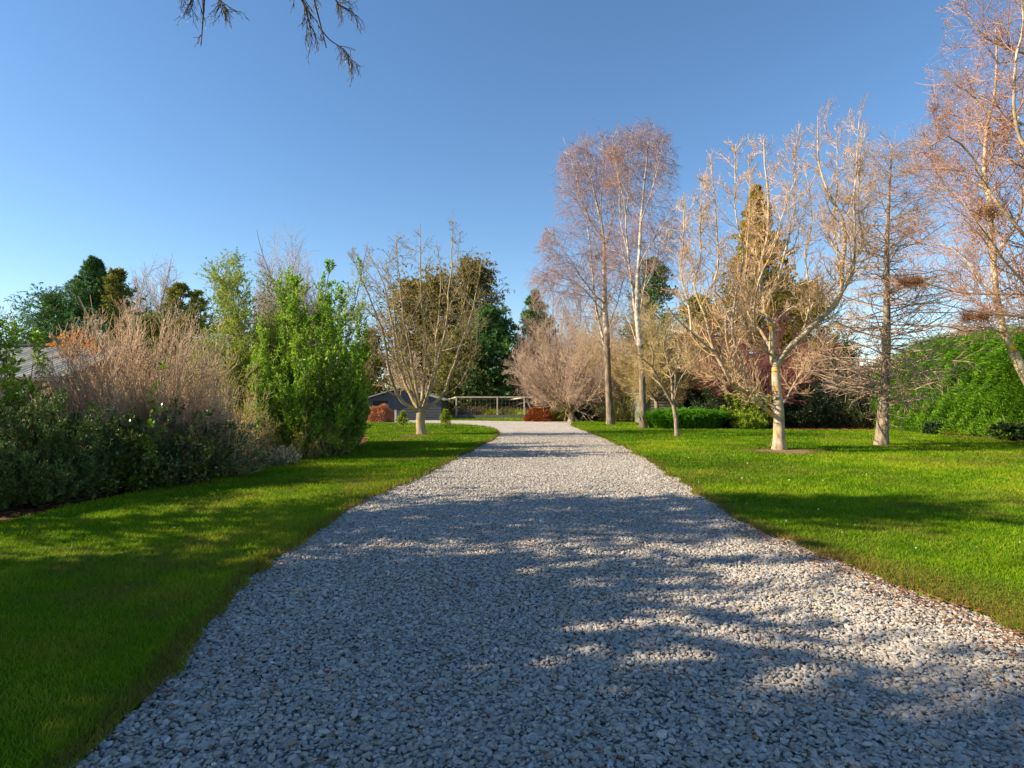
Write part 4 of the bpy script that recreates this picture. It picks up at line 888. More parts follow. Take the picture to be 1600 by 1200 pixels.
# ---- the left border, front to back
shrub('laurel_bush', 'upright glossy bright green bush at the left edge behind the dark rounded shrub', (X(-8, 9.6), 9.6), Hh(508, 9.6), .78, L_bright, B_grey, 101, n0=26, n1=12, n2=6, leaf=(.085, .045), nleaf=6, lenk=.22, spread=.6)
shrub('hebe_bush', 'dark green rounded dense bush at the front of the left border', (X(52, 8.1), 8.1), Hh(618, 8.1), 1.02, L_hebe, B_dark, 102, n0=170, n1=12, n2=8, leaf=(.042, .016), nleaf=10, nl0=8, lenk=.2, spread=1.2, upl=.4, rmin=.003, trop=.6, wander=.14)
shrub('camellia_bush', 'low dark glossy leaved bush between the rounded bush and the brown twiggy shrub', (X(178, 8.9), 8.9), Hh(655, 8.9), .68, L_ivy, B_dark, 103, n0=30, n1=9, n2=5, leaf=(.07, .045), nleaf=5, lenk=.28)
def seedheads(t, lv, rng):
    p, d = along(lv[1][0], 3, rng); L = Leaves(); L.add(p, d, .035, .012, rng, spread=.5); L.build('seed_heads', L_bud, t)
shrub('brown_shrub', 'big leafless shrub of dense upright tan brown twigs in the left border', (X(232, 10.6), 10.6), Hh(486, 10.6), 1.5, None, T_tan, 104, lv_=.6, n0=260, n1=12, n2=6, stem_r=.013, rmin=.005, wander=.06, trop=.7, lenk=.25, spread=.95, shape=.6, extra=seedheads, base_r=.3)
shrub('brown_shrub', 'smaller leafless tan shrub leaning left of the big one, in front of the roof', (X(135, 11.6), 11.6), Hh(590, 11.6), .95, None, T_tan, 105, n0=90, n1=11, n2=7, stem_r=.012, rmin=.006, trop=.6, lenk=.3, spread=.95, extra=seedheads)
shrub('rose_bush', 'dark leafy bush with a few yellowing leaves at the foot of the big brown shrub', (X(262, 9.6), 9.6), Hh(632, 9.6), .95, L_ivy, B_dark, 106, n0=42, n1=9, n2=5, leaf=(.055, .038), nleaf=4, lenk=.3, spread=1.0)
shrub('climbing_shoots', 'thin leafy green shoots growing up through the big brown shrub', (X(238, 9.2), 9.2), Hh(555, 9.2), .28, L_bright, B_grey, 107, n0=7, n1=7, n2=3, leaf=(.075, .05), nleaf=3, lenk=.14, spread=.3)
shrub('forsythia_bush', 'loose yellow green leaved bush between the brown shrub and willow green tree', (X(350, 13.4), 13.4), Hh(556, 13.4), 1.15, L_yellow, T_tan, 108, n0=60, n1=10, n2=6, leaf=(.05, .02), nleaf=4, lenk=.28, rmin=.005)
shrub('low_bush', 'low bush of dark green leaves and arching brown stems left of the grey lavender', (X(350, 11.0), 11.0), Hh(662, 11.0), .85, L_ivy, T_tan, 109, n0=50, n1=9, n2=5, leaf=(.05, .03), nleaf=3, lenk=.3, trop=.0, spread=1.1)
shrub('lavender_bush', 'low silvery grey lavender bush at the lawn edge', (X(436, 12.6), 12.6), Hh(701, 12.6), .5, L_grey, L_grey, 110, n0=45, n1=6, n2=4, leaf=(.05, .010), nleaf=4, lenk=.35, trop=.8, spread=1.1, upl=.6)
shrub('willow_tree', 'feathery light green small tree with arching tips in the left border', (X(392, 17.6), 17.6), Hh(412, 17.6), 1.55, L_bamboo, B_grey, 111, lv_=.55, envk=1.2, n0=75, n1=22, n2=10, leaf=(.095, .028), nleaf=8, lenk=.20, spread=.62, stem_r=.03, rmin=.006, cat='tree', trop=.1, lo=.22, base_r=.25, shape=.6)
shrub('privet_bush', 'tall bright green dense bush with upright spires in the left border', (X(487, 14.9), 14.9), Hh(446, 14.9), 1.25, L_bright, B_grey, 112, n0=90, n1=22, n2=9, leaf=(.075, .036), nleaf=8, lenk=.12, spread=.45, lv_=.5, envk=1.25, stem_r=.025, rmin=.006, trop=.8, lo=.1, nl0=5, base_r=.55, shape=.5)
shrub('privet_bush', 'darker green bush right of the bright spired one, nearest the hawthorn', (X(524, 17.2), 17.2), Hh(418, 17.2), .88, L_bamboo, B_grey, 113, n0=70, n1=20, n2=9, leaf=(.08, .035), nleaf=7, lenk=.14, spread=.5, lv_=.5, envk=1.25, stem_r=.025, rmin=.006, trop=.5, lo=.1, nl0=4, base_r=.5, shape=.55)
shrub('twiggy_shrub', 'thin leaved twiggy shrub with bare stems at the right end of the left border', (X(518, 15.6), 15.6), Hh(606, 15.6), .85, L_bamboo, T_haw, 114, n0=50, n1=9, n2=6, leaf=(.05, .025), nleaf=2, lenk=.28, rmin=.006, spread=.85)
shrub('twiggy_shrub', 'leafy brown stemmed shrub at the foot of the tall bright green bush', (X(470, 14.2), 14.2), Hh(640, 14.2), .85, L_yellow, T_haw, 115, n0=50, n1=8, n2=5, leaf=(.045, .022), nleaf=3, lenk=.28, rmin=.005, spread=.95)
shrub('maple_tree', 'small orange leaved autumn tree above the corrugated roof', (X(105, 21), 21), Hh(508, 21), 1.25, L_orange, B_grey, 116, n0=26, n1=14, n2=8, leaf=(.13, .10), nleaf=5, lenk=.2, spread=.6, stem_r=.04, cat='tree', lo=.45, rmin=.008)
shrub('maple_tree', 'yellow and orange tinted young tree behind the right side of the brown shrub', (X(312, 20), 20), Hh(500, 20), .6, L_orange, B_grey, 117, n0=9, n1=9, n2=5, leaf=(.09, .06), nleaf=3, lenk=.15, spread=.4, stem_r=.03, cat='tree', lo=.5, rmin=.008)
# daisy of plain strap leaves
def clump(name, label, base, rad, ry, hgt, n_, m, seed, wid=.035, cat='plant', arch=1.0, group=None):
    rng = np.random.default_rng(seed); base = np.array([base[0], base[1], 0.]); t = thing(name, label, cat, base, group)
    a = rng.uniform(0, 6.283, n_); q = np.sqrt(rng.random(n_)); c = base + np.c_[np.cos(a) * q * rad, np.sin(a) * q * ry, np.zeros(n_)]
    b_ = rng.uniform(0, 6.283, n_); d = norm(np.c_[np.cos(b_) * .55, np.sin(b_) * .55, np.ones(n_)]) ; k = 5
    ln = hgt * rng.uniform(.85, 1.45, n_) * (1 - .25 * q ** 2)
    pts = advance(c, d, ln, k, .05, (0, 0, 0), rng); out = np.c_[np.cos(b_), np.sin(b_), np.zeros(n_)]
    tt = np.linspace(0, 1, k + 1)[None, :, None]; pts = pts + out[:, None, :] * ln[:, None, None] * .28 * arch * tt ** 2 - np.array([0, 0, 1.0]) * ln[:, None, None] * .42 * arch * tt ** 3
    pts[..., 2] = np.maximum(pts[..., 2], .02)
    side = np.c_[-np.sin(b_), np.cos(b_), np.zeros(n_)][:, None, :]; wv = wid * np.sqrt(np.clip(1 - tt ** 3, 0, 1)) * rng.uniform(.7, 1.2, n_)[:, None, None] * (.6 + .4 * np.minimum(1, tt * 4))
    V = np.stack([pts - side * wv / 2, pts + side * wv / 2], 2).reshape(-1, 3)
    b0 = (np.arange(n_) * (k + 1) * 2)[:, None] + (np.arange(k) * 2)[None]; f = np.stack([b0, b0 + 1, b0 + 3, b0 + 2], -1).reshape(-1, 4)
    build('leaves', V, [f], m, t, rnd=np.repeat(rng.random(n_), k)); return t
q = G(1072, 671)
clump('agapanthus_clump', 'broad clump of glossy arching strap leaves behind the young tree', (q[0], q[1] + .3), 1.75, 1.0, 1.55, 3600, L_strap, 121, wid=.06)
q = G(1208, 703)
clump('daffodil_clump', 'tuft of narrow upright green leaves beside the pale trunk', (q[0], q[1]), .14, .12, .42, 60, L_lime, 122, wid=.022, arch=.4)
q = G(1497, 682)
clump('lily_clump', 'pale green strap leaf clump at the foot of the bright green hedge', (q[0], q[1] + .2), .55, .35, .42, 260, L_lime, 123, wid=.03)
# ---- the right border
def hedge(name, label, cs, seed, n_, m, L_, W_, sweep, sq=2, lumpk=1.0):
    """cs: ellipsoids (centre, radii) ; leaf sprays in their outer shell"""
    rng = np.random.default_rng(seed); c0 = np.array(cs[0][0]); t = thing(name, label, 'hedge', (c0[0], c0[1], 0)); L = Leaves(); T = Tubes()
    vol = np.array([np.prod(s) for c, s in cs]) ** .66; cnt = (n_ * vol / vol.sum()).astype(int)
    for (c, s), k in zip(cs, cnt):
        c = np.array(c); s = np.array(s); u = norm(rng.normal(0, 1, (k, 3))); u[:, 2] = np.where(u[:, 2] < 0, u[:, 2] * .9, u[:, 2]); u = u / (np.abs(u) ** sq).sum(1, keepdims=True) ** (1 / sq)
        lump = 1 + lumpk * .10 * np.sin(u[:, 0] * 9 + c[0]) * np.sin(u[:, 2] * 11) + .06 * np.sin(u[:, 1] * 21 + u[:, 2] * 17)
        rr = (1 - rng.exponential(.055, k)) * lump; p = c + u * s * rr[:, None]; ok = p[:, 2] > .05; p, u = p[ok], u[ok]
        L.add(p, norm(u / s + np.array(sweep)), L_, W_, rng, spread=.38)
        nb = max(20, k // 300); uu = norm(rng.normal(0, 1, (nb, 3))); uu[:, 2] = np.abs(uu[:, 2]) * .8
        st = c * np.array([1, 1, 0]) + rng.normal(0, .3, (nb, 3)) * np.array([s[0], s[1], 0]) * .6; en = c + uu * s * .93
        pp = np.stack([st, (st + en) / 2 + np.array([0, 0, .2]), en], 1); T.add(pp, tap(np.full(nb, .04), np.full(nb, .012), 2), 4)
    T.build('stems', B_dark, t); L.build('foliage', m, t); print(name, n_)
    return t
def el(px, Y, rx, ry, h): return ((X(px, Y), Y, h * .46), (rx, ry, h * .56))
hedge('conifer_hedge', 'tall billowing bright green conifer hedge along the right side', [el(1452, 27.5, 1.7, 2.0, 3.5), el(1515, 25.6, 2.4, 2.4, 4.0), el(1592, 23.6, 2.5, 2.4, 3.95), el(1672, 21.7, 2.6, 2.4, 3.9), el(1760, 19.4, 2.6, 2.4, 3.9)], 131, 420000, L_hedge, .13, .026, (.9, -.05, -.25), sq=4.5, lumpk=.6)
def rb(label, px, Y, topy, wpx, m, mst, seed, **kw):
    return shrub(kw.pop('name', 'border_shrub'), label, (X(px, Y), Y), Hh(topy, Y), wpx / F * Y, m, mst, seed, stem_r=.02, rmin=.008, leaf=kw.pop('leaf', (.10, .055)), nleaf=kw.pop('nleaf', 5), lenk=.25, n0=kw.pop('n0', 50), n1=kw.pop('n1', 10), n2=6, group='shrubs in the right border', **kw)
rb('mid green leafy shrub at the base of the leaning pale limbs', 1168, 30.5, 612, 42, L_bamboo, B_dark, 141, name='border_shrub')
rb('low fresh green ferny shrub in front of the border, left of the pale trunk', 1168, 29.2, 648, 26, L_bamboo, B_dark, 142, leaf=(.12, .03))
rb('dark bush beside the strap leaf clump under the bare twigs', 1122, 32, 596, 40, L_dark, B_dark, 143)
rb('dark green bush just right of the pale trunk', 1252, 31.5, 604, 40, L_dark, B_dark, 144)
rb('dark stemmed bush in the middle of the shaded border', 1300, 32, 590, 45, L_dark, T_haw, 145, nleaf=3)
rb('dark bush left of the straight trunk with bare stems below', 1350, 31, 596, 42, L_dark, T_haw, 146, nleaf=3)
rb('shaded bush behind the straight trunk, next to the hedge', 1398, 30.5, 580, 38, L_dark, B_dark, 147)
rb('low dark bush in front of the bright hedge at its left end', 1460, 24.5, 660, 16, L_dark, B_dark, 148)
rb('dark low bush at the foot of the hedge by the right edge', 1585, 20.6, 662, 34, L_ivy, B_dark, 149)
rb('tall dark bush filling the gap behind the plum tree trunk', 1200, 35, 570, 60, L_dark, B_dark, 150)
rb('tall dark bush behind the middle of the border', 1280, 36, 560, 60, L_dark, B_dark, 151)
rb('tall dark bush behind the straight trunk', 1365, 36, 566, 60, L_dark, B_dark, 152)
rb('dark bush on the far side of the green shed corner', 1095, 38, 560, 45, L_dark, B_dark, 153)
rb('tangled bare stemmed bush left of the green shed, behind the birches', 968, 40, 590, 45, L_conol, T_haw, 154, nleaf=2)
rb('green bush behind the first birch', 925, 43, 618, 34, L_dark, B_dark, 155)
rb('pale green leafy bush between the brown heap and the fan tree', 876, 42.5, 622, 24, L_lime, B_grey, 156, name='garden_bush', leaf=(.16, .08))
rb('dark green bush right of the fan tree trunk', 918, 41.5, 632, 18, L_dark, B_dark, 157)
# ---- at the far end of the drive
def mound(name, label, px, py, topy, wpx, m, seed, n_=5000, L_=.22, W_=.06, cat='shrub', dep=None, sh=.2, sq=2):
    rng = np.random.default_rng(seed); b = G(px, py); Y = b[1] + (dep or wpx / F * b[1] * .6); hgt = Hh(topy, Y); rx = wpx / F * Y; t = thing(name, label, cat, (X(px, Y), Y, 0))
    u = norm(rng.normal(0, 1, (n_, 3))); u[:, 2] = np.abs(u[:, 2]); u = u / (np.abs(u) ** sq).sum(1, keepdims=True) ** (1 / sq); rr = (1 - rng.exponential(.1, n_).clip(0, .9)) * (1 + .1 * np.sin(u[:, 0] * 7) + .07 * np.sin(u[:, 2] * 12 + u[:, 1] * 5))
    p = np.array([X(px, Y), Y, 0]) + u * np.array([rx, rx * .7, hgt]) * rr[:, None]; L = Leaves(); L.add(p, norm(u + np.array([0, 0, -sh])), L_, W_, rng, spread=.6)
    nb = 40; T = Tubes(); k = rng.integers(0, n_, nb); s = np.repeat(np.array([[X(px, Y), Y, 0.]]), nb, 0); T.add(np.stack([s, (s + p[k]) / 2 + np.array([0, 0, .15]), p[k]], 1), tap(np.full(nb, .03), np.full(nb, .01), 2), 4)
    T.build('stems', B_dark, t); L.build('foliage', m, t); return t
mound('rusty_bush', 'rusty brown mound of dead fronds beside the garden cage', 848, 659, 631, 29, L_rust, 161, n_=9000, L_=.2, sq=1.25)
mound('grass_bush', 'peach coloured rounded grassy bush in front of the grey shed', 595, 660, 636, 20, L_peach, 162, n_=9000, L_=.2, W_=.04, sq=2.5)
mound('green_bush', 'dark green bush between the grey shed and the garden cage', 681, 655, 628, 18, L_conol, 163, n_=6000)
mound('cordyline_bush', 'spiky mid green cabbage tree crown above the garden cage', 780, 650, 590, 20, L_bamboo, 164, n_=3500, L_=.8, W_=.07)
mound('green_bush', 'low green scrub at the back of the garden cage', 740, 649, 612, 40, L_conol, 165, n_=9000, L_=.3, W_=.1)
mound('green_bush', 'low olive scrub behind the right end of the cage', 850, 648, 610, 45, L_gum, 166, n_=9000, L_=.3, W_=.1)
conifer('conifer_sapling', 'young bright green conifer sapling by the white post, left of the hawthorn trunk', tuple(G(630, 666)[:2]), Hh(644, gy(666)), .40, L_lime, 171, n1=36, n2=5, L_=.15, W_=.035, up=20, power=.9, nleaf=6, tr=.025, trop=.1)
conifer('conifer_sapling', 'young green conifer sapling on the lawn right of the hawthorn trunk', tuple(G(696, 671)[:2]), Hh(641, gy(671)), .32, L_lime, 172, n1=32, n2=5, L_=.15, W_=.035, up=30, power=.7, nleaf=6, tr=.025, trop=.1)
# far backdrop of trees so the horizon closes
def backdrop(label, x0, x1, Y, h, seed, m):
    rng = np.random.default_rng(seed); cs = []
    n_ = int((x1 - x0) / 4)
    for i in range(n_): 
        x = x0 + (i + .5) * (x1 - x0) / n_; hh = h * rng.uniform(.75, 1.2); cs.append(((x, Y + rng.uniform(-3, 3), hh * .45), (3.4, 3, hh * .56)))
    return hedge('shelter_belt', label, cs, seed, 1600 * n_, m, .7, .28, (0, 0, .1))
backdrop('dark shelter belt of trees low on the horizon at left', -95, -22, 92, 6.5, 181, L_conol)
backdrop('distant line of shelter trees beyond the garden cage', -20, 22, 95, 6, 182, L_con)
backdrop('distant shelter trees on the horizon at right', 24, 100, 92, 6.0, 183, L_conol)

# ================================================================== buildings and garden structures
def clad(name, c, board=.18, depth=.02, dirt=.15):
    m, n, l, b = newmat(name)
    tc = n.new('ShaderNodeTexCoord'); no = n.new('ShaderNodeTexNoise'); no.inputs['Scale'].default_value = 3; no.inputs['Detail'].default_value = 6; l.new(tc.outputs['Object'], no.inputs['Vector'])
    r = ramp(n, [(.3, tuple(x * (1 - dirt) for x in c)), (.7, tuple(x * (1 + dirt) for x in c))]); l.new(no.outputs['Fac'], r.inputs[0]); l.new(r.outputs[0], b.inputs['Base Color']); b.inputs['Roughness'].default_value = .7
    return m
def boards(mb, x0, x1, y, z0, ztop, step=.18):
    """lapped weatherboards facing the camera; ztop may be a function of x (gable)"""
    z = z0
    zmax = ztop if np.isscalar(ztop) else max(ztop(x) for x in np.linspace(x0, x1, 41))
    while z < zmax - .02:
        zt = min(z + step, zmax)
        if np.isscalar(ztop): a, b_ = x0, x1
        else:
            xs = [x for x in np.linspace(x0, x1, 161) if ztop(x) >= zt]
            if not xs: break
            a, b_ = xs[0], xs[-1]
        mb.raw([(a, y - .028, z), (b_, y - .028, z), (b_, y - .006, zt), (a, y - .006, zt), (a, y, z), (b_, y, z)], [(0, 1, 2, 3), (0, 4, 5, 1)])
        z = zt
W_grey = clad('grey_cladding', (.06, .066, .078)); W_green = clad('green_cladding', (.20, .20, .145)); W_trim = plain('trim_timber', (.42, .30, .2)); W_dark = plain('dark_metal', (.07, .075, .08), .5)
W_post = plain('weathered_timber', (.52, .44, .34), .8, .25, 6, (1, 1, .2)); W_glass = plain('window_glass', (.03, .03, .03), .15)
# grey shed
Ysd = 46.0; x0, x1 = X(568, Ysd), X(690, Ysd); he, ha = Hh(624, Ysd), Hh(605, Ysd); xm = (x0 + x1) / 2
t = thing('grey_shed', 'low dark grey weatherboard shed with shallow gable, left of the hawthorn trunk', 'shed', (xm, Ysd, 0))
gz = lambda x: he + (ha - he) * (1 - abs(x - xm) / (xm - x0))
mb = MB(); wx0, wx1, wz0, wz1 = X(583, Ysd), X(606, Ysd), Hh(638, Ysd), Hh(626, Ysd)
boards(mb, x0, wx0, Ysd, 0, he, .2); boards(mb, wx1, x1, Ysd, 0, he, .2); boards(mb, wx0, wx1, Ysd, 0, wz0, .2); boards(mb, wx0, wx1, Ysd, wz1, he, .15)
boards(mb, x0, x1, Ysd - .002, he, gz, .12)
mb.box(x0, x0 + .1, Ysd + .01, Ysd + 5, 0, he); mb.box(x1 - .1, x1, Ysd + .01, Ysd + 5, 0, he); mb.box(x0, x1, Ysd + 5.01, Ysd + 5.1, 0, he)
mb.build('wall', W_grey, t)
mb = MB(); ov = .25
for sgn, xe in ((-1, x0 - ov), (1, x1 + ov)):
    ze = gz(x0 if sgn < 0 else x1) - .02
    mb.raw([(xm, Ysd - .3, ha + .06), (xe, Ysd - .3, ze), (xe, Ysd + 5.3, ze), (xm, Ysd + 5.3, ha + .06), (xm, Ysd - .3, ha - .02), (xe, Ysd - .3, ze - .08), (xe, Ysd + 5.3, ze - .08), (xm, Ysd + 5.3, ha - .02)],
           [(0, 1, 2, 3), (4, 7, 6, 5), (0, 4, 5, 1), (1, 5, 6, 2), (2, 6, 7, 3)])
mb.build('roof', plain('shed_roof', (.30, .31, .30), .6), t)
mb = MB(); wz = (wz0, wz1)
mb.box(wx0, wx1, Ysd + .004, Ysd + .03, wz0, wz1); win = mb.build('window', W_glass, t)
mb = MB()
for a_, b_ in (((wx0, wz0), (wx1, wz0)), ((wx0, wz1), (wx1, wz1)), ((wx0, wz0), (wx0, wz1)), ((wx1, wz0), (wx1, wz1)), (((wx0 + wx1) / 2 - .05, wz0), ((wx0 + wx1) / 2 - .05, wz1))):
    mb.bar((a_[0], Ysd - .03, a_[1]), (b_[0], Ysd - .03, b_[1]), .07)
f_ = mb.build('frame', W_trim, win)
# green shed
Yg = 36.5; x0, x1 = X(1002, Yg), X(1066, Yg); he, ha = Hh(582, Yg), Hh(572, Yg); xm = (x0 + x1) / 2
t = thing('green_shed', 'pale grey green weatherboard shed behind the second birch', 'shed', (xm, Yg, 0))
mb = MB(); boards(mb, x0, x1, Yg, 0, Hh(617, Yg), .16); mb.box(x0, x1, Yg - .002, Yg + .05, Hh(617, Yg) + .006, he)
mb.box(x0, x0 + .1, Yg + .06, Yg + 4, 0, he); mb.box(x1 - .1, x1, Yg + .06, Yg + 4, 0, he); mb.box(x0, x1, Yg + 4.01, Yg + 4.1, 0, he)
gz2 = lambda x: he + (ha - he) * (1 - abs(x - xm) / (xm - x0)); boards(mb, x0, x1, Yg, he, gz2, .1)
mb.build('wall', W_green, t)
mb = MB()
for xe in (x0 - .06, x1 + .06):
    mb.raw([(xm, Yg - .25, ha + .06), (xe, Yg - .25, he - .04), (xe, Yg + 4.3, he - .04), (xm, Yg + 4.3, ha + .06), (xm, Yg - .25, ha - .02), (xe, Yg - .25, he - .12), (xe, Yg + 4.3, he - .12), (xm, Yg + 4.3, ha - .02)],
           [(0, 1, 2, 3), (4, 7, 6, 5), (0, 4, 5, 1), (1, 5, 6, 2), (2, 6, 7, 3)])
mb.build('roof', plain('green_roof', (.16, .18, .15), .6), t)
mb = MB(); mb.bar((x1, Yg - .05, 0), (x1, Yg - .05, he), .1); mb.bar((x0, Yg - .05, 0), (x0, Yg - .05, he), .1); mb.bar((x0, Yg - .04, Hh(617, Yg)), (x1, Yg - .04, Hh(617, Yg)), .06); mb.build('trim', W_green, t)
# neighbour's house with corrugated roof, left
Yh = 18.5; xr = X(112, Yh); z_e = Hh(590, Yh); z_r = Hh(541, Yh + 3.2)
t = thing('neighbour_house', 'low house with pale corrugated roof behind the brown shrub at left', 'house', (xr - 6, Yh + 3, 0))
xx = np.arange(-30, xr, .04); 
def corr(xa, zb): return zb + .022 * np.sin(xa / .152 * 6.283)
V = []; 
for yy, zz in ((Yh - .35, z_e), (Yh + 3.2, z_r)): V.append(np.c_[xx, np.full(len(xx), yy), corr(xx, zz)])
V.append(np.c_[xx, np.full(len(xx), Yh + 6.8), corr(xx, z_e)])
V = np.concatenate(V); n_ = len(xx); i = np.arange(n_ - 1)
f_ = np.concatenate([np.c_[i, i + 1, i + 1 + n_, i + n_], np.c_[i + n_, i + 1 + n_, i + 1 + 2 * n_, i + 2 * n_]])
build('roof', V, [f_], barkmat('corrugated_roof', (.36, .33, .26), (.60, .55, .43), 3, (1, .4, 1), bump=.05, rough=.5), t)
mb = MB(); mb.box(-29.8, xr - .3, Yh, Yh + .15, 0, z_e - .12); mb.box(xr - .3, xr - .15, Yh + .16, Yh + 6.4, 0, z_e - .12); mb.build('wall', plain('house_wall', (.42, .36, .28)), t)
mb = MB(); mb.box(-30, xr, Yh - .46, Yh - .36, z_e - .13, z_e - .02); mb.build('gutter', plain('gutter', (.22, .15, .11), .5), t)
mb = MB(); mb.bar((-30, Yh + 3.2, z_r + .04), (xr, Yh + 3.2, z_r + .04), .3, .06); mb.build('ridge_cap', W_dark, t)
# netted garden cage
t = thing('garden_cage', 'long timber framed netting garden cage at the end of the drive', 'garden cage', (X(800, 49), 49, 0))
yf, yb = 48.0, 56.0; xa, xb_ = X(713, yf), X(905, yf); zf, zb = Hh(619.5, yf), Hh(626.0, 56)
mb = MB(); 
xs = [xa, X(777, yf), X(819, yf), X(837, yf), X(880, yf), xb_]
for x in xs:
    mb = MB(); mb.bar((x, yf, 0), (x, yf, zf), .12); mb.build('post', W_post, t)
xbk = np.linspace(X(690, yb), X(905, yb), 8)
for x in xbk:
    mb = MB(); mb.bar((x, yb, 0), (x, yb, zb), .11); mb.build('post', W_post, t)
mb = MB(); mb.bar((xa, yf, zf - .05), (xb_, yf, zf - .05), .08, .11); mb.bar((xbk[0], yb, zb - .05), (xbk[-1], yb, zb - .05), .07, .1)
mb.bar((xa, yf + .05, zf - .05), (xbk[0], yb - .05, zb - .05), .07, .1); mb.bar((xb_, yf + .05, zf - .05), (xbk[-1], yb - .05, zb - .05), .07, .1)
for k in (2, 4): mb.bar((xs[k], yf + .05, zf - .06), (xbk[k + 1], yb - .05, zb - .06), .06, .09)
mb.build('top_rail', W_post, t)
mb = MB(); mb.bar((X(822, yf), yf, zf - .2), (X(834, yf), yf, .25), .07); mb.build('brace', W_post, t)
mb = MB(); mb.box(xa, xb_, yf - .09, yf - .06, 0, .32); mb.build('base_board', plain('grey_board', (.16, .15, .14)), t)
m_net, n, l, b = newmat('netting'); b.inputs['Base Color'].default_value = (.14, .13, .12, 1); b.inputs['Roughness'].default_value = .6
T = Tubes()
for x in np.arange(xa, xb_, .3): T.add(np.array([[[x, yf - .03, .3], [x, yf - .03, zf]]]), np.array([[.006, .006]]), 3)
for z in np.arange(.35, zf, .3): T.add(np.array([[[xa, yf - .03, z], [xb_, yf - .03, z]]]), np.array([[.006, .006]]), 3)
for x in np.arange(xa, xb_, .3): T.add(np.array([[[x, yf, zf + .02], [x, yb, zb + .02]]]), np.array([[.006, .006]]), 3)
T.build('netting', m_net, t)
rng = np.random.default_rng(190)
for i, (px, Yc, hh, m_, lab) in enumerate(((725, 51, 1.0, L_dry, 'dry tan stalks inside the cage at its left end'), (745, 52, 1.3, L_dry, 'tall dry stalks inside the cage behind the second bay'), (768, 51, .9, L_yellow, 'yellow green vegetable plants inside the cage'), (790, 52, 1.1, L_dry, 'pale dry stalks in the middle of the cage'), (808, 51, .9, L_lime, 'green leafy plants inside the cage beside the thick post'), (828, 52, 1.0, L_dry, 'dry stalks by the diagonal brace of the cage'))):
    clump('cage_plant', lab, (X(px, Yc), Yc), 1.0, 1.0, hh, 300, m_, 191 + i, wid=.05, arch=.35, group='plants inside the garden cage')
# posts
b = G(618, 662); t = thing('marker_post', 'short white wooden post at the edge of the gravel left of the sapling', 'post', (b[0], b[1], 0))
mb = MB(); mb.bar((b[0], b[1], 0), (b[0], b[1], Hh(641.5, b[1])), .11); mb.build('shaft', plain('white_post', (.62, .58, .52)), t)
mb = MB(); mb.box(b[0] - .075, b[0] + .075, b[1] - .075, b[1] + .075, Hh(641.5, b[1]) + .003, Hh(641.5, b[1]) + .03); mb.build('cap', plain('white_cap', (.66, .63, .57)), t)
t = thing('fence_post', 'weathered timber post showing through the left border under the willow green tree', 'post', (X(424, 14.6), 14.6, 0))
mb = MB(); mb.bar((X(424, 14.6), 14.6, 0), (X(424, 14.6), 14.6, Hh(625, 14.6)), .10); mb.build('shaft', W_post, t)
mb = MB(); mb.box(X(424, 14.6) - .06, X(424, 14.6) + .06, 14.54, 14.66, Hh(625, 14.6) + .003, Hh(625, 14.6) + .03); mb.build('cap', W_post, t)

# ================================================================== trees beside and behind the camera that shade the foreground
# overhanging tree whose drooping twigs enter the top of the picture
rng = np.random.default_rng(201)
t = thing('overhanging_tree', 'tree overhead with drooping dark twigs hanging into the top left of the sky', 'tree', (-4.6, -.6, 0))
T = Tubes(); p, r = trunk_path([(-4.6, -.6, 0), (-4.4, -.3, 2.2), (-4.2, 0, 4.2), (-4.1, .3, 7)], .26, .1, 14); T.add(p, r, 10)
lim = [[(-4.2, 0, 4.2), (-3.2, 1.6, 5.0), P(420, -60, 3.6), P(490, -8, 4.0), P(497, 35, 4.05), P(510, 75, 4.1)], [(-4.2, 0, 4.0), (-3.4, 1.5, 4.8), P(330, -70, 3.9), P(316, -10, 4), P(314, 30, 4.0), P(309, 50, 4), P(314, 70, 4)],
       [P(420, -60, 3.6), P(465, -10, 3.9), P(478, 15, 3.95), P(488, 60, 4.0)], [P(490, -8, 4.0), P(516, -10, 4.1), P(530, 8, 4.1), P(552, 20, 4.15)], [P(316, -20, 4), P(338, -5, 4.1), P(352, 14, 4.1)], [P(497, 40, 4.05), P(515, 62, 4.1), P(535, 76, 4.1), P(551, 96, 4.1)], [P(330, -70, 3.9), P(302, -10, 3.9), P(296, 8, 3.9)]]
LBp = np.array([resample(q_, 14) for q_ in lim]); LBr = np.array([np.linspace(.05, .004, 15), np.linspace(.045, .004, 15), np.linspace(.014, .003, 15), np.linspace(.008, .0025, 15), np.linspace(.010, .003, 15), np.linspace(.005, .0022, 15), np.linspace(.010, .003, 15)])
for q_, rr in zip(LBp, LBr): T.add(q_, rr, 5)
T.build('trunk', B_dark, t)
lv = grow((LBp, LBr), [dict(n=16, t0=.45, ang=40, sd=14, len=.16, ratio=1, fall=.2, rr=.6, rmin=.0018, rmax=.003, k=5, wander=.25, trop=(0, 0, -1.2), taper=.7),
                       dict(n=5, t0=.1, ang=40, sd=14, len=.06, ratio=1, fall=.2, rr=.7, rmin=.0014, rmax=.002, k=3, wander=.25, trop=(0, 0, -1.2), taper=.7)], rng)
K = Tubes(); K.add(*lv[0], sides=4); K.add(*lv[1], sides=3); K.build('crown', barkmat('twig_overhead', (.05, .035, .02), (.14, .09, .05), 3), t)
L = Leaves(); p, d = along(lv[1][0], 2, rng); k = rng.random(len(p)) < .35; L.add(p[k], d[k], .03, .005, rng, spread=.4, droop=1); L.build('foliage', L_gum, t)

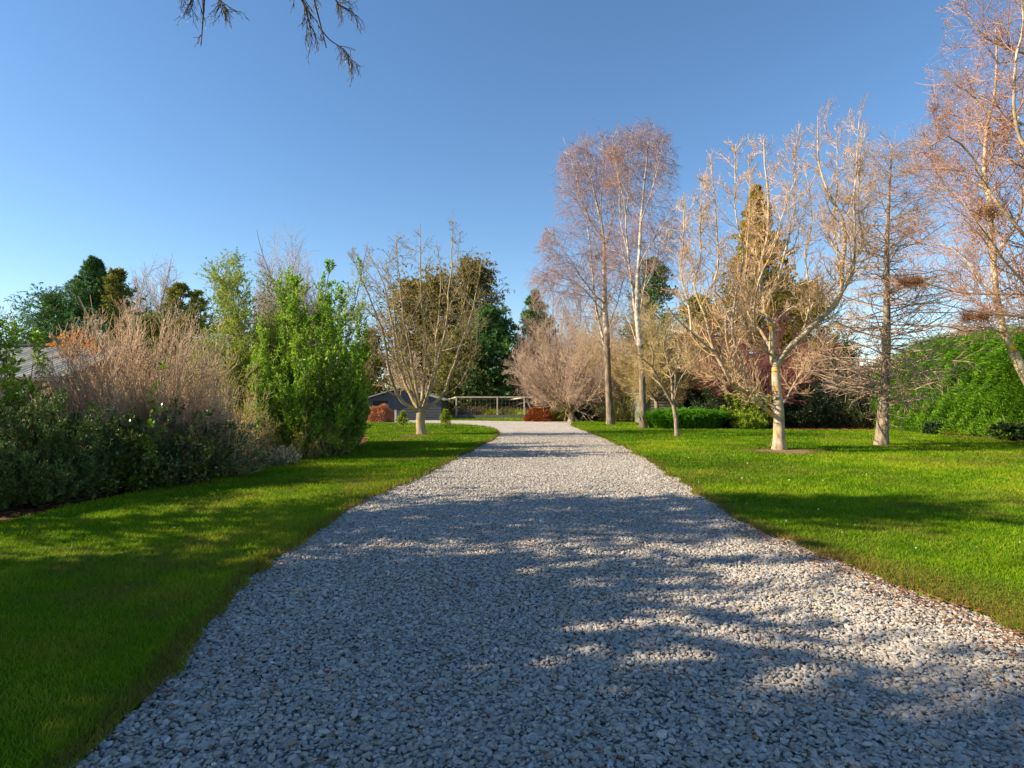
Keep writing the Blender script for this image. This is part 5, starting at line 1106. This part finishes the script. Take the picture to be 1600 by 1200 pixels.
# unseen trees added left of the frame to cast shade over lawn and drive
def shade_tree(label, x, y, hgt, rad, seed, m=L_conol, lo=.12, n1=110, power=.5, nleaf=7, name='shade_caster_tree'):
    return conifer(name, label, (x, y), hgt, rad, m, seed, n1=n1, n2=8, L_=.30, W_=.11, up=25, power=power, lo=lo, nleaf=nleaf, tr=.2, trop=.4)
dome = lambda lo_: (lambda t: np.sqrt(np.clip((1 - t) * (t - lo_ + .08) * 4, 0, 1)))
def shade_gum(label, x, y, hgt, rad, seed, n1=90, nleaf=4, lo=.25, m=L_gum):
    return conifer('shade_caster_tree', label, (x, y), hgt, rad, m, seed, n1=n1, n2=8, L_=.24, W_=.09, up=28, lo=lo, shape=dome(lo), nleaf=nleaf, tr=.2, trop=.4)
shade_gum('unseen dense evergreen added left of the camera to shade the near gravel', -8.9, 2.6, 5.4, 2.4, 211, n1=200, nleaf=8, lo=.08)
shade_gum('unseen tall evergreen added left of and behind the camera to shade the front of the drive', -10.4, -.5, 9.6, 2.5, 212, n1=210, nleaf=8, lo=.3)
shade_gum('unseen tall gum tree with a high crown, added left of the frame to shade the right lawn', -10.0, 5.4, 9.3, 2.9, 214, n1=120, nleaf=4, lo=.5)
shade_gum('unseen loose gum tree added outside the frame at left to cast dappled shade', -11.4, 8.8, 4.3, 1.7, 215, n1=60, nleaf=4, lo=.3)
shade_gum('unseen small loose gum tree added left of the frame to dapple the middle of the drive', -9.7, 5.9, 6.6, 2.2, 216, n1=75, nleaf=3, lo=.2)

# a thin twig lying on the gravel
b = G(1470, 983); t = thing('fallen_twig', 'thin bare forked twig lying on the gravel near the right edge', 'twig', (b[0], b[1], .03)); T = Tubes()
T.add(resample([(b[0] - .22, b[1] + .02, .035), (b[0] - .05, b[1] + .01, .042), (b[0] + .1, b[1] - .02, .04), (b[0] + .25, b[1] + .01, .036)], 10), np.linspace(.0045, .002, 11), 5)
T.add(resample([(b[0] + .02, b[1], .042), (b[0] + .09, b[1] + .05, .045), (b[0] + .15, b[1] + .07, .038)], 6), np.linspace(.003, .0015, 7), 5)
T.build('stick', B_grey, t)
